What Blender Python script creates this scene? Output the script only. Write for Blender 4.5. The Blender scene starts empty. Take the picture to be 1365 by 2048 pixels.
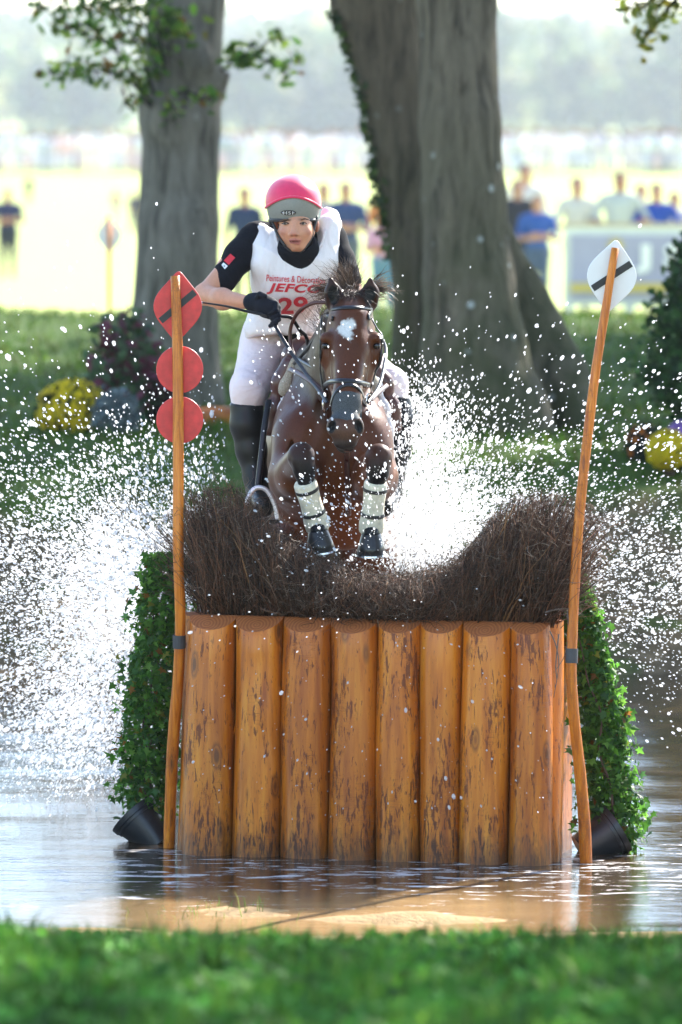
import bpy, bmesh, math, random
import numpy as np
from mathutils import Vector, Matrix
from mathutils.bvhtree import BVHTree

# ------------------------------------------------------------------ scene, camera, light
sc = bpy.context.scene
R = math.radians
random.seed(7)
rng = np.random.default_rng(11)
COL = sc.collection

FPX, CX, CY = 11377.8, 682.5, 1024.0          # 200 mm lens on a 36 mm tall frame
CAM = np.array([0.0, -25.0, 3.0])
PITCH = math.atan((1024 - 330) / FPX)
FWD = np.array([0, math.cos(PITCH), -math.sin(PITCH)])
UPV = np.array([0, math.sin(PITCH), math.cos(PITCH)])

cam = bpy.data.cameras.new('camera')
cam.sensor_fit = 'VERTICAL'; cam.sensor_height = 36; cam.sensor_width = 24; cam.lens = 200
cam.clip_start = 0.5; cam.clip_end = 6000
cam.dof.use_dof = True; cam.dof.focus_distance = 25.1; cam.dof.aperture_fstop = 2.8
cam_o = bpy.data.objects.new('camera', cam); COL.objects.link(cam_o)
cam_o.location = CAM; cam_o.rotation_euler = (math.pi / 2 - PITCH, 0, 0)
sc.camera = cam_o

SUN_EL, SUN_AZ = R(36), R(34)
world = bpy.data.worlds.new('World'); sc.world = world; world.use_nodes = True
nt = world.node_tree
sky = nt.nodes.new('ShaderNodeTexSky'); sky.sky_type = 'NISHITA'; sky.sun_disc = False
sky.sun_elevation = SUN_EL; sky.sun_rotation = SUN_AZ
sky.air_density = 1.0; sky.dust_density = .35; sky.ozone_density = 1.0
bg = nt.nodes['Background']; bg.inputs[1].default_value = 0.14
nt.links.new(sky.outputs[0], bg.inputs[0])
sl = bpy.data.lights.new('sun', 'SUN'); sl.energy = 4.6; sl.angle = R(0.5); sl.color = (1, .95, .87)
so = bpy.data.objects.new('sun', sl); COL.objects.link(so)
SUNV = Vector((math.sin(SUN_AZ) * math.cos(SUN_EL), math.cos(SUN_AZ) * math.cos(SUN_EL), math.sin(SUN_EL)))
so.rotation_euler = SUNV.to_track_quat('Z', 'Y').to_euler(); so.location = (20, 30, 40)

vs = sc.view_settings
vs.view_transform = 'Standard'; vs.look = 'None'; vs.gamma = 1; vs.use_curve_mapping = False
vs.exposure = 1.95
cy = sc.cycles
cy.use_denoising = True
cy.max_bounces = 6; cy.diffuse_bounces = 3; cy.glossy_bounces = 3; cy.transmission_bounces = 4
cy.transparent_max_bounces = 20; cy.volume_bounces = 0; cy.sample_clamp_indirect = 8
cy.use_light_tree = True

# ------------------------------------------------------------------ helpers
def W(px, py, d):
    """photo pixel (1365 x 2048) at depth d metres -> world point"""
    return CAM + d * (FWD + np.array([1.0, 0, 0]) * (px - CX) / FPX + UPV * (CY - py) / FPX)

def G(px, py, z=0.0):
    """where the line of sight through a pixel meets the level z"""
    v = FWD + np.array([1.0, 0, 0]) * (px - CX) / FPX + UPV * (CY - py) / FPX
    return CAM + v * ((z - CAM[2]) / v[2])

def tag(o, label=None, cat=None, group=None, kind=None):
    if label: o['label'] = label
    if cat: o['category'] = cat
    if group: o['group'] = group
    if kind: o['kind'] = kind
    return o

def empty(name, loc, label=None, cat=None, group=None):
    o = bpy.data.objects.new(name, None); COL.objects.link(o); o.location = loc
    o.empty_display_size = .1
    return tag(o, label, cat, group)

def setparent(o, p):
    if p is not None:
        o.parent = p
        m = Matrix.Identity(4); q = p
        m = Matrix.Translation(p.location) if p.parent is None else Matrix.Translation(p.parent.location + p.location)
        o.matrix_parent_inverse = Matrix.Identity(4)
        o.location = Vector(o.location) - m.translation

def mk(name, verts, faces, mat, parent=None, smooth=True, col=None, origin=None):
    """mesh object in world coordinates; origin moves the object's pivot"""
    verts = np.asarray(verts, dtype=np.float64).reshape(-1, 3)
    org = np.zeros(3) if origin is None else np.asarray(origin, float)
    me = bpy.data.meshes.new(name)
    v = verts - org
    if isinstance(faces, np.ndarray):
        n, k = faces.shape
        me.vertices.add(len(v)); me.vertices.foreach_set('co', v.astype(np.float32).ravel())
        me.loops.add(n * k); me.loops.foreach_set('vertex_index', faces.astype(np.int32).ravel())
        me.polygons.add(n)
        me.polygons.foreach_set('loop_start', np.arange(0, n * k, k, dtype=np.int32))
        me.update(calc_edges=True); me.validate()
    else:
        me.from_pydata([tuple(a) for a in v], [], faces)
    if smooth:
        me.polygons.foreach_set('use_smooth', np.ones(len(me.polygons), dtype=bool))
    if col is not None:
        ca = me.color_attributes.new('col', 'FLOAT_COLOR', 'POINT')
        c = np.ones((len(v), 4), np.float32); c[:, :3] = col
        ca.data.foreach_set('color', c.ravel())
    for m in (mat if isinstance(mat, (list, tuple)) else [mat]): me.materials.append(m)
    o = bpy.data.objects.new(name, me); COL.objects.link(o)
    o.location = org
    setparent(o, parent)
    return o

class MB:
    """collects pieces of geometry for one mesh"""
    def __init__(s): s.v = []; s.f = []; s.c = []; s.n = 0
    def add(s, v, f, c=None):
        v = np.asarray(v, float).reshape(-1, 3); s.v.append(v)
        for q in f: s.f.append(tuple(i + s.n for i in q))
        s.c.append(np.tile(np.asarray(c if c is not None else (1, 1, 1), float), (len(v), 1))); s.n += len(v)
        return s
    def tube(s, pts, rad, n=8, cap=True, c=None, sq=None):
        pts = np.asarray(pts, float); m = len(pts)
        rad = np.broadcast_to(np.asarray(rad, float), (m,)) if np.ndim(rad) < 2 else rad
        t = np.gradient(pts, axis=0); t /= np.linalg.norm(t, axis=1)[:, None] + 1e-12
        ref = np.array([0, 1.0, 0]) if abs(t[0][1]) < .9 else np.array([1.0, 0, 0])
        V = []
        u = np.cross(t[0], ref); u /= np.linalg.norm(u)
        a = np.linspace(0, 2 * np.pi, n, endpoint=False)
        for i in range(m):
            u = u - t[i] * np.dot(u, t[i]); u /= np.linalg.norm(u); w = np.cross(t[i], u)
            V.append(pts[i] + rad[i] * (np.cos(a)[:, None] * u + np.sin(a)[:, None] * w * (sq or 1)))
        f = []
        for i in range(m - 1):
            for j in range(n):
                k = (j + 1) % n
                f.append((i * n + j, i * n + k, (i + 1) * n + k, (i + 1) * n + j))
        if cap: f += [tuple(range(n))[::-1], tuple((m - 1) * n + j for j in range(n))]
        return s.add(np.concatenate(V), f, c)
    def box(s, c, size, rot=None, col=None):
        h = np.asarray(size, float) / 2
        v = np.array([[x, y, z] for x in (-1, 1) for y in (-1, 1) for z in (-1, 1)]) * h
        if rot is not None: v = v @ np.asarray(rot).T
        return s.add(v + np.asarray(c), [(0, 1, 3, 2), (4, 6, 7, 5), (0, 4, 5, 1), (2, 3, 7, 6), (0, 2, 6, 4), (1, 5, 7, 3)], col)
    def prism(s, poly, origin, ux, uy, depth, c=None):
        """extrude a 2-D outline (ux, uy axes) by depth along ux x uy, centred"""
        ux = np.asarray(ux, float); uy = np.asarray(uy, float); nn = np.cross(ux, uy)
        b = [np.asarray(origin) + ux * p[0] + uy * p[1] for p in poly]
        n = len(b)
        v = [q - nn * depth / 2 for q in b] + [q + nn * depth / 2 for q in b]
        f = [tuple(range(n))[::-1], tuple(range(n, 2 * n))] + [(i, (i + 1) % n, n + (i + 1) % n, n + i) for i in range(n)]
        return s.add(v, f, c)
    def ribbon(s, pts, nrm, width, thick=.004, c=None):
        """strap: pts on a surface with normals nrm"""
        pts = np.asarray(pts, float); nrm = np.asarray(nrm, float)
        t = np.gradient(pts, axis=0); t /= np.linalg.norm(t, axis=1)[:, None] + 1e-12
        sd = np.cross(t, nrm); sd /= np.linalg.norm(sd, axis=1)[:, None] + 1e-12
        w = np.broadcast_to(np.asarray(width, float), (len(pts),))[:, None] / 2
        ring = [pts - sd * w, pts - sd * w * .8 + nrm * thick, pts + sd * w * .8 + nrm * thick, pts + sd * w]
        m = len(pts); V = np.concatenate(ring); f = []
        for k in range(4):
            k2 = (k + 1) % 4
            for i in range(m - 1): f.append((k * m + i, k * m + i + 1, k2 * m + i + 1, k2 * m + i))
        f += [(0, m, 2 * m, 3 * m), (m - 1, 4 * m - 1, 3 * m - 1, 2 * m - 1)]
        return s.add(V, f, c)
    def build(s, name, mat, parent=None, smooth=True, origin=None, usecol=False):
        return mk(name, np.concatenate(s.v), s.f, mat, parent, smooth, np.concatenate(s.c) if usecol else None, origin)

def spline(pts, n):
    """Catmull-Rom through points"""
    p = np.asarray(pts, float); p = np.vstack([2 * p[0] - p[1], p, 2 * p[-1] - p[-2]])
    m = len(p) - 3; out = []
    for t in np.linspace(0, m - 1e-9, n):
        i = int(t); u = t - i; a, b, c, d = p[i:i + 4]
        out.append(.5 * (2 * b + (c - a) * u + (2 * a - 5 * b + 4 * c - d) * u * u + (3 * b - a - 3 * c + d) * u ** 3))
    return np.array(out)

def smoothen(o, lv=1):
    m = o.modifiers.new('subdivision', 'SUBSURF'); m.levels = lv; m.render_levels = lv
    return o

def vnoise(x, y, s, seed=0):
    x = np.asarray(x, float) / s; y = np.asarray(y, float) / s
    def hsh(i, j):
        v = np.sin(i * 127.1 + j * 311.7 + seed * 74.7) * 43758.5453
        return v - np.floor(v)
    i = np.floor(x); j = np.floor(y); u = x - i; w = y - j
    u = u * u * (3 - 2 * u); w = w * w * (3 - 2 * w)
    return (hsh(i, j) * (1 - u) + hsh(i + 1, j) * u) * (1 - w) + (hsh(i, j + 1) * (1 - u) + hsh(i + 1, j + 1) * u) * w

# ---- signed-distance bodies: smooth unions of tapered limbs, meshed with surface nets
class Body:
    def __init__(s): s.p = []
    def cap(s, a, b, ra, rb, k=.03, c=(1, 1, 1), sq=None, op='+'):
        s.p.append(('c', np.asarray(a, float), np.asarray(b, float), ra, rb, k, c, sq, op)); return s
    def ell(s, ctr, r, k=.03, c=(1, 1, 1), rot=None, op='+'):
        r = np.broadcast_to(np.asarray(r, float), (3,)).copy()
        s.p.append(('e', np.asarray(ctr, float), r, rot, None, k, c, None, op)); return s
    def dist(s, q, P):
        if q[0] == 'c':
            _, a, b, ra, rb, k, c, sq, op = q
            ab = b - a; L = ab @ ab + 1e-12
            pa = P - a
            if sq is not None:
                ax, f = sq; ax = np.asarray(ax, float); ax = ax / np.linalg.norm(ax)
                cen = pa - np.clip((pa @ ab) / L, 0, 1)[..., None] * ab
                t = np.clip((pa @ ab) / L, 0, 1)
                cen = cen + ((f - 1) * (cen @ ax))[..., None] * ax
                return (np.linalg.norm(cen, axis=-1) - (ra + (rb - ra) * t)) / max(1, f)
            t = np.clip((pa @ ab) / L, 0, 1)
            return np.linalg.norm(pa - t[..., None] * ab, axis=-1) - (ra + (rb - ra) * t)
        _, ctr, r, rot, _, k, c, _, op = q
        p = P - ctr
        if rot is not None: p = p @ np.asarray(rot)
        k0 = np.linalg.norm(p / r, axis=-1); k1 = np.linalg.norm(p / (r * r), axis=-1) + 1e-9
        return k0 * (k0 - 1) / k1
    def bounds(s, q):
        if q[0] == 'c':
            r = max(q[3], q[4]) * (1 if q[7] is None or q[7][1] >= 1 else 1 / q[7][1])
            lo = np.minimum(q[1], q[2]) - r; hi = np.maximum(q[1], q[2]) + r
        else:
            r = q[2].max() if q[3] is not None else q[2]
            lo = q[1] - r; hi = q[1] + r
        return lo, hi
    def mesh(s, h, iters=1):
        B = [s.bounds(q) for q in s.p if q[8] == '+']
        lo = np.min([b[0] for b in B], axis=0) - 4 * h; hi = np.max([b[1] for b in B], axis=0) + 4 * h
        n = np.ceil((hi - lo) / h).astype(int) + 1
        Fd = np.full(n, 9.0, np.float32)
        for q in s.p:
            k = q[5]; b0, b1 = s.bounds(q)
            i0 = np.clip(np.floor((b0 - k - 3 * h - lo) / h).astype(int), 0, n - 1); i1 = np.clip(np.ceil((b1 + k + 3 * h - lo) / h).astype(int) + 1, 1, n)
            ax = [lo[d] + h * np.arange(i0[d], i1[d]) for d in range(3)]
            P = np.stack(np.meshgrid(*ax, indexing='ij'), -1)
            d = s.dist(q, P).astype(np.float32)
            sl_ = tuple(slice(i0[d_], i1[d_]) for d_ in range(3)); a = Fd[sl_]
            if q[8] == '+':
                m = np.maximum(k - np.abs(a - d), 0) / k
                Fd[sl_] = np.minimum(a, d) - m * m * k * .25
            else:
                d = -d; m = np.maximum(k - np.abs(a - d), 0) / k
                Fd[sl_] = np.maximum(a, d) + m * m * k * .25
        V, Q = nets(Fd, lo, h)
        for _ in range(iters): V = relax(V, Q)
        return V, Q
    def colors(s, V, soft=.006):
        D = np.stack([s.dist(q, V) for q in s.p if q[8] == '+'], 1)
        C = np.array([q[6] for q in s.p if q[8] == '+'], float)
        w = np.exp(-(D - D.min(1, keepdims=True)) / soft); w /= w.sum(1, keepdims=True)
        out = w @ C
        for q in s.p:                                   # the inside of a hollow takes the hollow's colour
            if q[8] != '+' and q[6] != (1, 1, 1):
                m = s.dist(q, V) < .004; out[m] = q[6]
        return out
    def build(s, name, h, mat, parent=None, iters=1, soft=.006, paint=None, origin=None, folds=None):
        V, Q = s.mesh(h, iters); c = s.colors(V, soft)
        if folds: V = wrinkle(V, Q, *folds)
        if paint is not None: c = paint(V, c)
        return mk(name, V, Q, mat, parent, True, c, origin)

def nets(F, lo, h):
    S = F < 0; n = np.array(F.shape)
    c = np.zeros(n - 1, np.int8)
    for i in (0, 1):
        for j in (0, 1):
            for k in (0, 1): c += S[i:n[0] - 1 + i, j:n[1] - 1 + j, k:n[2] - 1 + k]
    ids = np.argwhere((c > 0) & (c < 8)); idx = np.full(n - 1, -1, np.int64); idx[tuple(ids.T)] = np.arange(len(ids))
    acc = np.zeros((len(ids), 3)); cnt = np.zeros(len(ids))
    cs = [np.array(q) for q in np.ndindex(2, 2, 2)]
    for a in cs:
        for d in range(3):
            if a[d]: continue
            b = a.copy(); b[d] = 1
            fa = F[tuple((ids + a).T)]; fb = F[tuple((ids + b).T)]
            x = (fa < 0) != (fb < 0); t = np.where(x, fa / np.where(x, fa - fb, 1), 0)
            p = a + t[:, None] * (b - a); acc[x] += p[x]; cnt[x] += 1
    V = lo + h * (ids + acc / cnt[:, None])
    Q = []
    for d in range(3):
        e, g = [(1, 2), (2, 0), (0, 1)][d]
        s0 = [slice(None)] * 3; s1 = [slice(None)] * 3
        s0[d] = slice(0, -1); s1[d] = slice(1, None)
        x = S[tuple(s0)] != S[tuple(s1)]; inside = S[tuple(s0)]
        w = np.argwhere(x); w = w[(w[:, e] > 0) & (w[:, g] > 0) & (w[:, e] < n[e] - 1) & (w[:, g] < n[g] - 1)]
        de = np.zeros(3, int); de[e] = 1; dg = np.zeros(3, int); dg[g] = 1
        q = np.stack([idx[tuple((w - de - dg).T)], idx[tuple((w - dg).T)], idx[tuple(w.T)], idx[tuple((w - de).T)]], 1)
        fl = ~inside[tuple(w.T)]; q[fl] = q[fl][:, ::-1]; Q.append(q)
    return V, np.concatenate(Q)

def wrinkle(V, Q, amp, fx_, fz_, seed=0, lean=.35):
    """cloth folds: push the surface along its normals by stretched ridged noise"""
    a = V[Q[:, 2]] - V[Q[:, 0]]; b = V[Q[:, 3]] - V[Q[:, 1]]; n = np.cross(a, b); N = np.zeros_like(V)
    for i in range(4):
        for d in range(3): N[:, d] += np.bincount(Q[:, i], n[:, d], len(V))
    N /= np.linalg.norm(N, axis=1)[:, None] + 1e-9
    u = V[:, 0] + .7 * V[:, 1] + lean * V[:, 2] + .03 * np.sin(V[:, 2] * 23 + seed)
    w1 = np.abs(vnoise(u * fx_, V[:, 2] * fz_, 1.0, seed) - .5) * 2; w2 = np.abs(vnoise((u - 1.1 * lean * V[:, 2]) * fx_ * 1.9, V[:, 2] * fz_ * 1.4, 1.0, seed + 5) - .5) * 2
    f = (1 - w1) ** 2 * .7 + (1 - w2) ** 2 * .3
    return V + N * (amp * (f - .45))[:, None]

def relax(V, Q, f=.5):
    A = np.zeros_like(V); N = np.zeros(len(V))
    for i in range(4):
        a, b = Q[:, i], Q[:, (i + 1) % 4]
        for d in range(3):
            A[:, d] += np.bincount(a, V[b, d], len(V)) + np.bincount(b, V[a, d], len(V))
        N += np.bincount(a, minlength=len(V)) + np.bincount(b, minlength=len(V))
    return V * (1 - f) + f * A / np.maximum(N, 1)[:, None]

# ------------------------------------------------------------------ materials
def new_mat(name):
    m = bpy.data.materials.new(name); m.use_nodes = True
    t = m.node_tree; b = t.nodes['Principled BSDF']
    return m, t, b, t.nodes['Material Output']

def node(t, kind, **kw):
    n = t.nodes.new(kind)
    for k, v in kw.items():
        if k.startswith('i_'): n.inputs[int(k[2:]) if k[2:].isdigit() else k[2:]].default_value = v
        else: setattr(n, k, v)
    return n

def ramp(t, fac, stops, interp='LINEAR'):
    r = t.nodes.new('ShaderNodeValToRGB'); e = r.color_ramp.elements; r.color_ramp.interpolation = interp
    while len(e) < len(stops): e.new(.5)
    for q, (p, c) in zip(e, stops): q.position = p; q.color = (*c, 1) if len(c) == 3 else c
    t.links.new(fac, r.inputs[0]); return r.outputs[0]

def mixc(t, fac, a, b, mode='MIX'):
    m = t.nodes.new('ShaderNodeMix'); m.data_type = 'RGBA'; m.blend_type = mode
    for s, v in ((m.inputs[0], fac), (m.inputs[6], a), (m.inputs[7], b)):
        if isinstance(v, bpy.types.NodeSocket): t.links.new(v, s)
        else: s.default_value = v if not isinstance(v, tuple) or len(v) == 4 else (*v, 1)
    return m.outputs[2]

def math_(t, op, a, b=None, clamp=False):
    m = t.nodes.new('ShaderNodeMath'); m.operation = op; m.use_clamp = clamp
    for s, v in zip(m.inputs, (a, b)):
        if v is None: continue
        if isinstance(v, bpy.types.NodeSocket): t.links.new(v, s)
        else: s.default_value = v
    return m.outputs[0]

def noise(t, vec, scale, detail=4, rough=.55, dist=0):
    n = node(t, 'ShaderNodeTexNoise'); n.inputs['Scale'].default_value = scale; n.inputs['Detail'].default_value = detail
    n.inputs['Roughness'].default_value = rough; n.inputs['Distortion'].default_value = dist
    if vec is not None: t.links.new(vec, n.inputs['Vector'])
    return n.outputs['Fac']

def coords(t, scale=(1, 1, 1), kind='Object', randomise=False):
    c = t.nodes.new('ShaderNodeTexCoord').outputs[kind]
    if randomise:
        oi = t.nodes.new('ShaderNodeObjectInfo'); va = node(t, 'ShaderNodeVectorMath', operation='SCALE'); va.inputs[3].default_value = 37.0
        cmb = t.nodes.new('ShaderNodeCombineXYZ')
        for i in range(3): t.links.new(oi.outputs['Random'], cmb.inputs[i])
        t.links.new(cmb.outputs[0], va.inputs[0])
        ad = node(t, 'ShaderNodeVectorMath', operation='ADD'); t.links.new(c, ad.inputs[0]); t.links.new(va.outputs[0], ad.inputs[1]); c = ad.outputs[0]
    mp = t.nodes.new('ShaderNodeMapping'); mp.inputs['Scale'].default_value = scale; t.links.new(c, mp.inputs[0])
    return mp.outputs[0]

def bump(t, b, h, strength=.3, dist=.01):
    n = t.nodes.new('ShaderNodeBump'); n.inputs['Strength'].default_value = strength; n.inputs['Distance'].default_value = dist
    t.links.new(h, n.inputs['Height']); t.links.new(n.outputs[0], b.inputs['Normal']); return n

def plain(name, col, rough=.5, spec=.5, metal=0, var=.15, nscale=30, sheen=0, bstr=.15, bdist=.002):
    m, t, b, o = new_mat(name)
    n = noise(t, coords(t), nscale, 5)
    lo = tuple(c * (1 - var) for c in col); hi = tuple(min(1, c * (1 + var)) for c in col)
    t.links.new(ramp(t, n, [(.3, lo), (.7, hi)]), b.inputs['Base Color'])
    b.inputs['Roughness'].default_value = rough; b.inputs['Specular IOR Level'].default_value = spec; b.inputs['Metallic'].default_value = metal
    b.inputs['Sheen Weight'].default_value = sheen
    if bstr: bump(t, b, n, bstr, bdist)
    return m

def colmat(name, rough=.55, spec=.4, trans=0, nscale=60, var=.2, bstr=.15, bdist=.002, sheen=0, coat=0):
    """colour from the mesh's own colour attribute, with fine grain; trans adds light through the sheet"""
    m, t, b, o = new_mat(name)
    a = t.nodes.new('ShaderNodeVertexColor'); a.layer_name = 'col'
    n = noise(t, coords(t), nscale, 4)
    g = ramp(t, n, [(.25, (1 - var,) * 3), (.75, (1 + var,) * 3)])
    c = mixc(t, 1.0, a.outputs[0], g, 'MULTIPLY')
    t.links.new(c, b.inputs['Base Color']); b.inputs['Roughness'].default_value = rough; b.inputs['Specular IOR Level'].default_value = spec
    b.inputs['Sheen Weight'].default_value = sheen; b.inputs['Coat Weight'].default_value = coat
    if bstr: bump(t, b, n, bstr, bdist)
    if trans:
        tr = t.nodes.new('ShaderNodeBsdfTranslucent'); t.links.new(c, tr.inputs[0])
        mx = t.nodes.new('ShaderNodeMixShader'); mx.inputs[0].default_value = trans
        t.links.new(b.outputs[0], mx.inputs[1]); t.links.new(tr.outputs[0], mx.inputs[2]); t.links.new(mx.outputs[0], o.inputs[0])
    return m

# ------------------------------------------------------------------ ground, water
PY = [-80, -25, -15, -11.5, -8.9, -8.2, -4.2, -3.2, -2.5, -1.6, 5.5, 8.0, 8.6, 11.0, 12.5, 16, 21, 25, 31, 38, 85, 212, 430, 1400, 2300, 2600]
PZ = [1.5, 1.4, 1.13, .945, .775, .69, .10, .02, -.015, -.2, -.3, -.06, .04, .95, 1.12, 1.2, 1.45, 1.68, 1.45, 1.0, 1.0, 2.7, 3.2, 6, 36, 46]
def ground_z(x, y):
    x = np.asarray(x, float); y = np.asarray(y, float)
    z = np.interp(y, PY, PZ)
    near = np.clip((60 - y) / 30, 0, 1)
    z = z + near * ((vnoise(x, y, 1.7, 1) - .5) * .10 + (vnoise(x, y, .45, 2) - .5) * .035) * np.clip((np.abs(y - 2) - 3) / 4, .25, 1)
    z = z - .028 * x * np.clip((-6.5 - y) / 2, 0, 1) * np.clip((y + 22) / 4, 0, 1)
    bank = np.exp(-((y - 10) / 1.3) ** 2)
    z = z + bank * ((vnoise(x, y, .6, 3) - .5) * .22)
    # low mud humps breaking the surface in front of the jump
    z = z + (.10 * np.exp(-(((x + .42) / .36) ** 2 + ((y + 2.18) / .24) ** 2)) + .06 * np.exp(-(((x - .30) / .45) ** 2 + ((y + 2.42) / .25) ** 2))) * (.75 + .5 * vnoise(x, y * 2, .12, 14))
    return z

ys = np.concatenate([np.arange(-80, -20, 4), np.arange(-20, -9, .25), np.arange(-9, -1.2, .07), np.arange(-1.2, 7.5, .5), np.arange(7.5, 14, .1),
                     np.arange(14, 30, .25), np.arange(30, 60, 1.0), np.arange(60, 240, 8), np.arange(240, 2601, 60)])
us = np.linspace(-1, 1, 161); us = np.sign(us) * np.abs(us) ** 2.2
ext = np.interp(ys, [-80, 30, 100, 400, 2600], [45, 45, 110, 420, 900])
Xg = us[None, :] * ext[:, None]; Yg = np.repeat(ys[:, None], len(us), 1)
Zg = ground_z(Xg, Yg)
ny_, nx_ = Xg.shape
ii = np.arange(ny_ * nx_).reshape(ny_, nx_)
Qg = np.stack([ii[:-1, :-1], ii[:-1, 1:], ii[1:, 1:], ii[1:, :-1]], -1).reshape(-1, 4)

def ground_material():
    m, t, b, o = new_mat('ground')
    P = coords(t); s = node(t, 'ShaderNodeSeparateXYZ'); t.links.new(P, s.inputs[0])
    n1 = noise(t, P, 1.3, 5); n2 = noise(t, P, 9, 5); n3 = noise(t, P, 45, 4)
    y = math_(t, 'ADD', s.outputs[1], math_(t, 'MULTIPLY', math_(t, 'SUBTRACT', n1, .5), 3.0))
    mud = ramp(t, n2, [(.25, (.07, .045, .022)), (.55, (.14, .095, .050)), (.8, (.22, .155, .088))])
    mud = mixc(t, ramp(t, n3, [(.55, (0,) * 3), (.7, (1,) * 3)]), mud, (.10, .075, .045))
    grass = ramp(t, n2, [(.25, (.03, .055, .010)), (.6, (.055, .10, .014)), (.85, (.10, .12, .025))])
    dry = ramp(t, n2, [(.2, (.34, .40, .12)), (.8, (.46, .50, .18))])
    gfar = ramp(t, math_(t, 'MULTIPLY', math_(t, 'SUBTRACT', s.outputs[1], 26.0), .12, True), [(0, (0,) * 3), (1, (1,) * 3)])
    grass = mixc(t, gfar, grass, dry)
    back = math_(t, 'MULTIPLY', math_(t, 'SUBTRACT', y, 10.3), 1.6, True)
    front = math_(t, 'MULTIPLY', math_(t, 'SUBTRACT', -3.9, y), 2.0, True)
    patch = ramp(t, noise(t, P, 2.6, 4), [(.56, (0,) * 3), (.64, (.7,) * 3)])
    wet = math_(t, 'MULTIPLY', patch, math_(t, 'GREATER_THAN', y, 8.0))
    g = math_(t, 'MAXIMUM', math_(t, 'MAXIMUM', back, front), wet)
    sand = ramp(t, n2, [(.25, (.26, .165, .075)), (.75, (.40, .27, .14))]); mud = mixc(t, math_(t, 'MULTIPLY', math_(t, 'LESS_THAN', s.outputs[1], -1.0), 1.0), mud, sand)
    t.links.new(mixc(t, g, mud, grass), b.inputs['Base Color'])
    b.inputs['Roughness'].default_value = .9; b.inputs['Specular IOR Level'].default_value = .1
    bump(t, b, n3, .5, .03)
    return m
ground = mk('ground', np.stack([Xg, Yg, Zg], -1).reshape(-1, 3), Qg, ground_material()); tag(ground, 'grassy banks and muddy edge round the water', kind='structure')

def water_material():
    m, t, b, o = new_mat('muddy_water')
    P = coords(t); Ps = coords(t, (1.0, 2.2, 1))
    big = noise(t, Ps, 1.4, 3); rip = noise(t, Ps, 6.5, 4, .6, .4); fine = noise(t, coords(t, (1, 3.0, 1)), 26, 4, .6, .3)
    h = math_(t, 'ADD', math_(t, 'MULTIPLY', big, 1.0), math_(t, 'ADD', math_(t, 'MULTIPLY', rip, .55), math_(t, 'MULTIPLY', fine, .13)))
    bump(t, b, h, .5, .010)
    mud = ramp(t, noise(t, P, 2.0, 4), [(.3, (.035, .023, .012)), (.7, (.065, .042, .022))])
    # sandy shallows in front of the jump, sunlit patch painted into the colour
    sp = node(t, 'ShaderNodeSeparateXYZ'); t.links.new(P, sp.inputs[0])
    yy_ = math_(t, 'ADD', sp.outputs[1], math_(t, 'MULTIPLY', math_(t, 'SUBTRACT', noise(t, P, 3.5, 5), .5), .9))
    sunlit_shal = math_(t, 'MULTIPLY', math_(t, 'SUBTRACT', -1.35, yy_), 1.5, True)
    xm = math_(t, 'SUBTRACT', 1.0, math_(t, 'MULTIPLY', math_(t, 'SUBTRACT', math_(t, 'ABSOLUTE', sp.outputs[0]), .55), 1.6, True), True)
    mud = mixc(t, math_(t, 'MULTIPLY', sunlit_shal, xm), mud, (.34, .215, .10))
    # scum and bubbles drifting in front of the jump
    sx = node(t, 'ShaderNodeSeparateXYZ'); t.links.new(P, sx.inputs[0])
    fo = noise(t, coords(t, (1.0, 3.6, 1)), 3.6, 9, .72, .9)
    near = math_(t, 'SUBTRACT', 1.0, math_(t, 'MULTIPLY', math_(t, 'ABSOLUTE', math_(t, 'ADD', sx.outputs[1], 1.0)), .55, True), True)
    th = math_(t, 'ADD', fo, math_(t, 'MULTIPLY', near, .13))
    foam = ramp(t, th, [(.655, (0,) * 3), (.70, (.85,) * 3)])
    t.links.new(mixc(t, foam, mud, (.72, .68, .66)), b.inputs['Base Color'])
    t.links.new(ramp(t, foam, [(0, (.045,) * 3), (1, (.55,) * 3)]), b.inputs['Roughness'])
    b.inputs['IOR'].default_value = 1.33; b.inputs['Specular IOR Level'].default_value = .5
    return m
wy = np.concatenate([np.arange(-5, 1, .05), np.arange(1, 12, .12)]); wx = np.concatenate([np.arange(-30, -3, 1.0), np.arange(-3, 3, .06), np.arange(3, 30.1, 1.0)])
Xw, Yw = np.meshgrid(wx, wy)
amp = np.exp(-((Yw - 2) / 4) ** 2)
Zw = .005 * (vnoise(Xw, Yw * 1.8, .33, 5) - .5) + .022 * amp * (vnoise(Xw, Yw * 1.7, .7, 6) - .5) * np.clip((Yw + .2) / 1.5, .15, 1)
ii = np.arange(Xw.size).reshape(Xw.shape)
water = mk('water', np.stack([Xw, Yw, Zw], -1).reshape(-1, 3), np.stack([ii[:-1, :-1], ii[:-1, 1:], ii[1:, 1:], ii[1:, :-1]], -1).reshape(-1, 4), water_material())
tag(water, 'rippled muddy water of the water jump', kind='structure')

# ------------------------------------------------------------------ scattered foliage tools
LEAF = {
 'plain': np.array([(0, -.5), (.28, -.12), (.24, .2), (0, .5), (-.24, .2), (-.28, -.12)]),
 'oak': np.array([(0, -.5), (.10, -.32), (.26, -.24), (.16, -.08), (.36, .06), (.2, .16), (.27, .34), (.08, .4), (0, .52), (-.08, .4), (-.27, .34), (-.2, .16), (-.36, .06), (-.16, -.08), (-.26, -.24), (-.10, -.32)]),
 'ivy': np.array([(0, -.3), (.28, -.42), (.2, -.14), (.52, 0), (.2, .12), (.14, .28), (0, .58), (-.14, .28), (-.2, .12), (-.52, 0), (-.2, -.14), (-.28, -.42)]),
 'tri': np.array([(0, -.5), (.32, .1), (0, .5), (-.32, .1)]),
}
def unit(a): return a / (np.linalg.norm(a, axis=-1, keepdims=True) + 1e-9)

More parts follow.
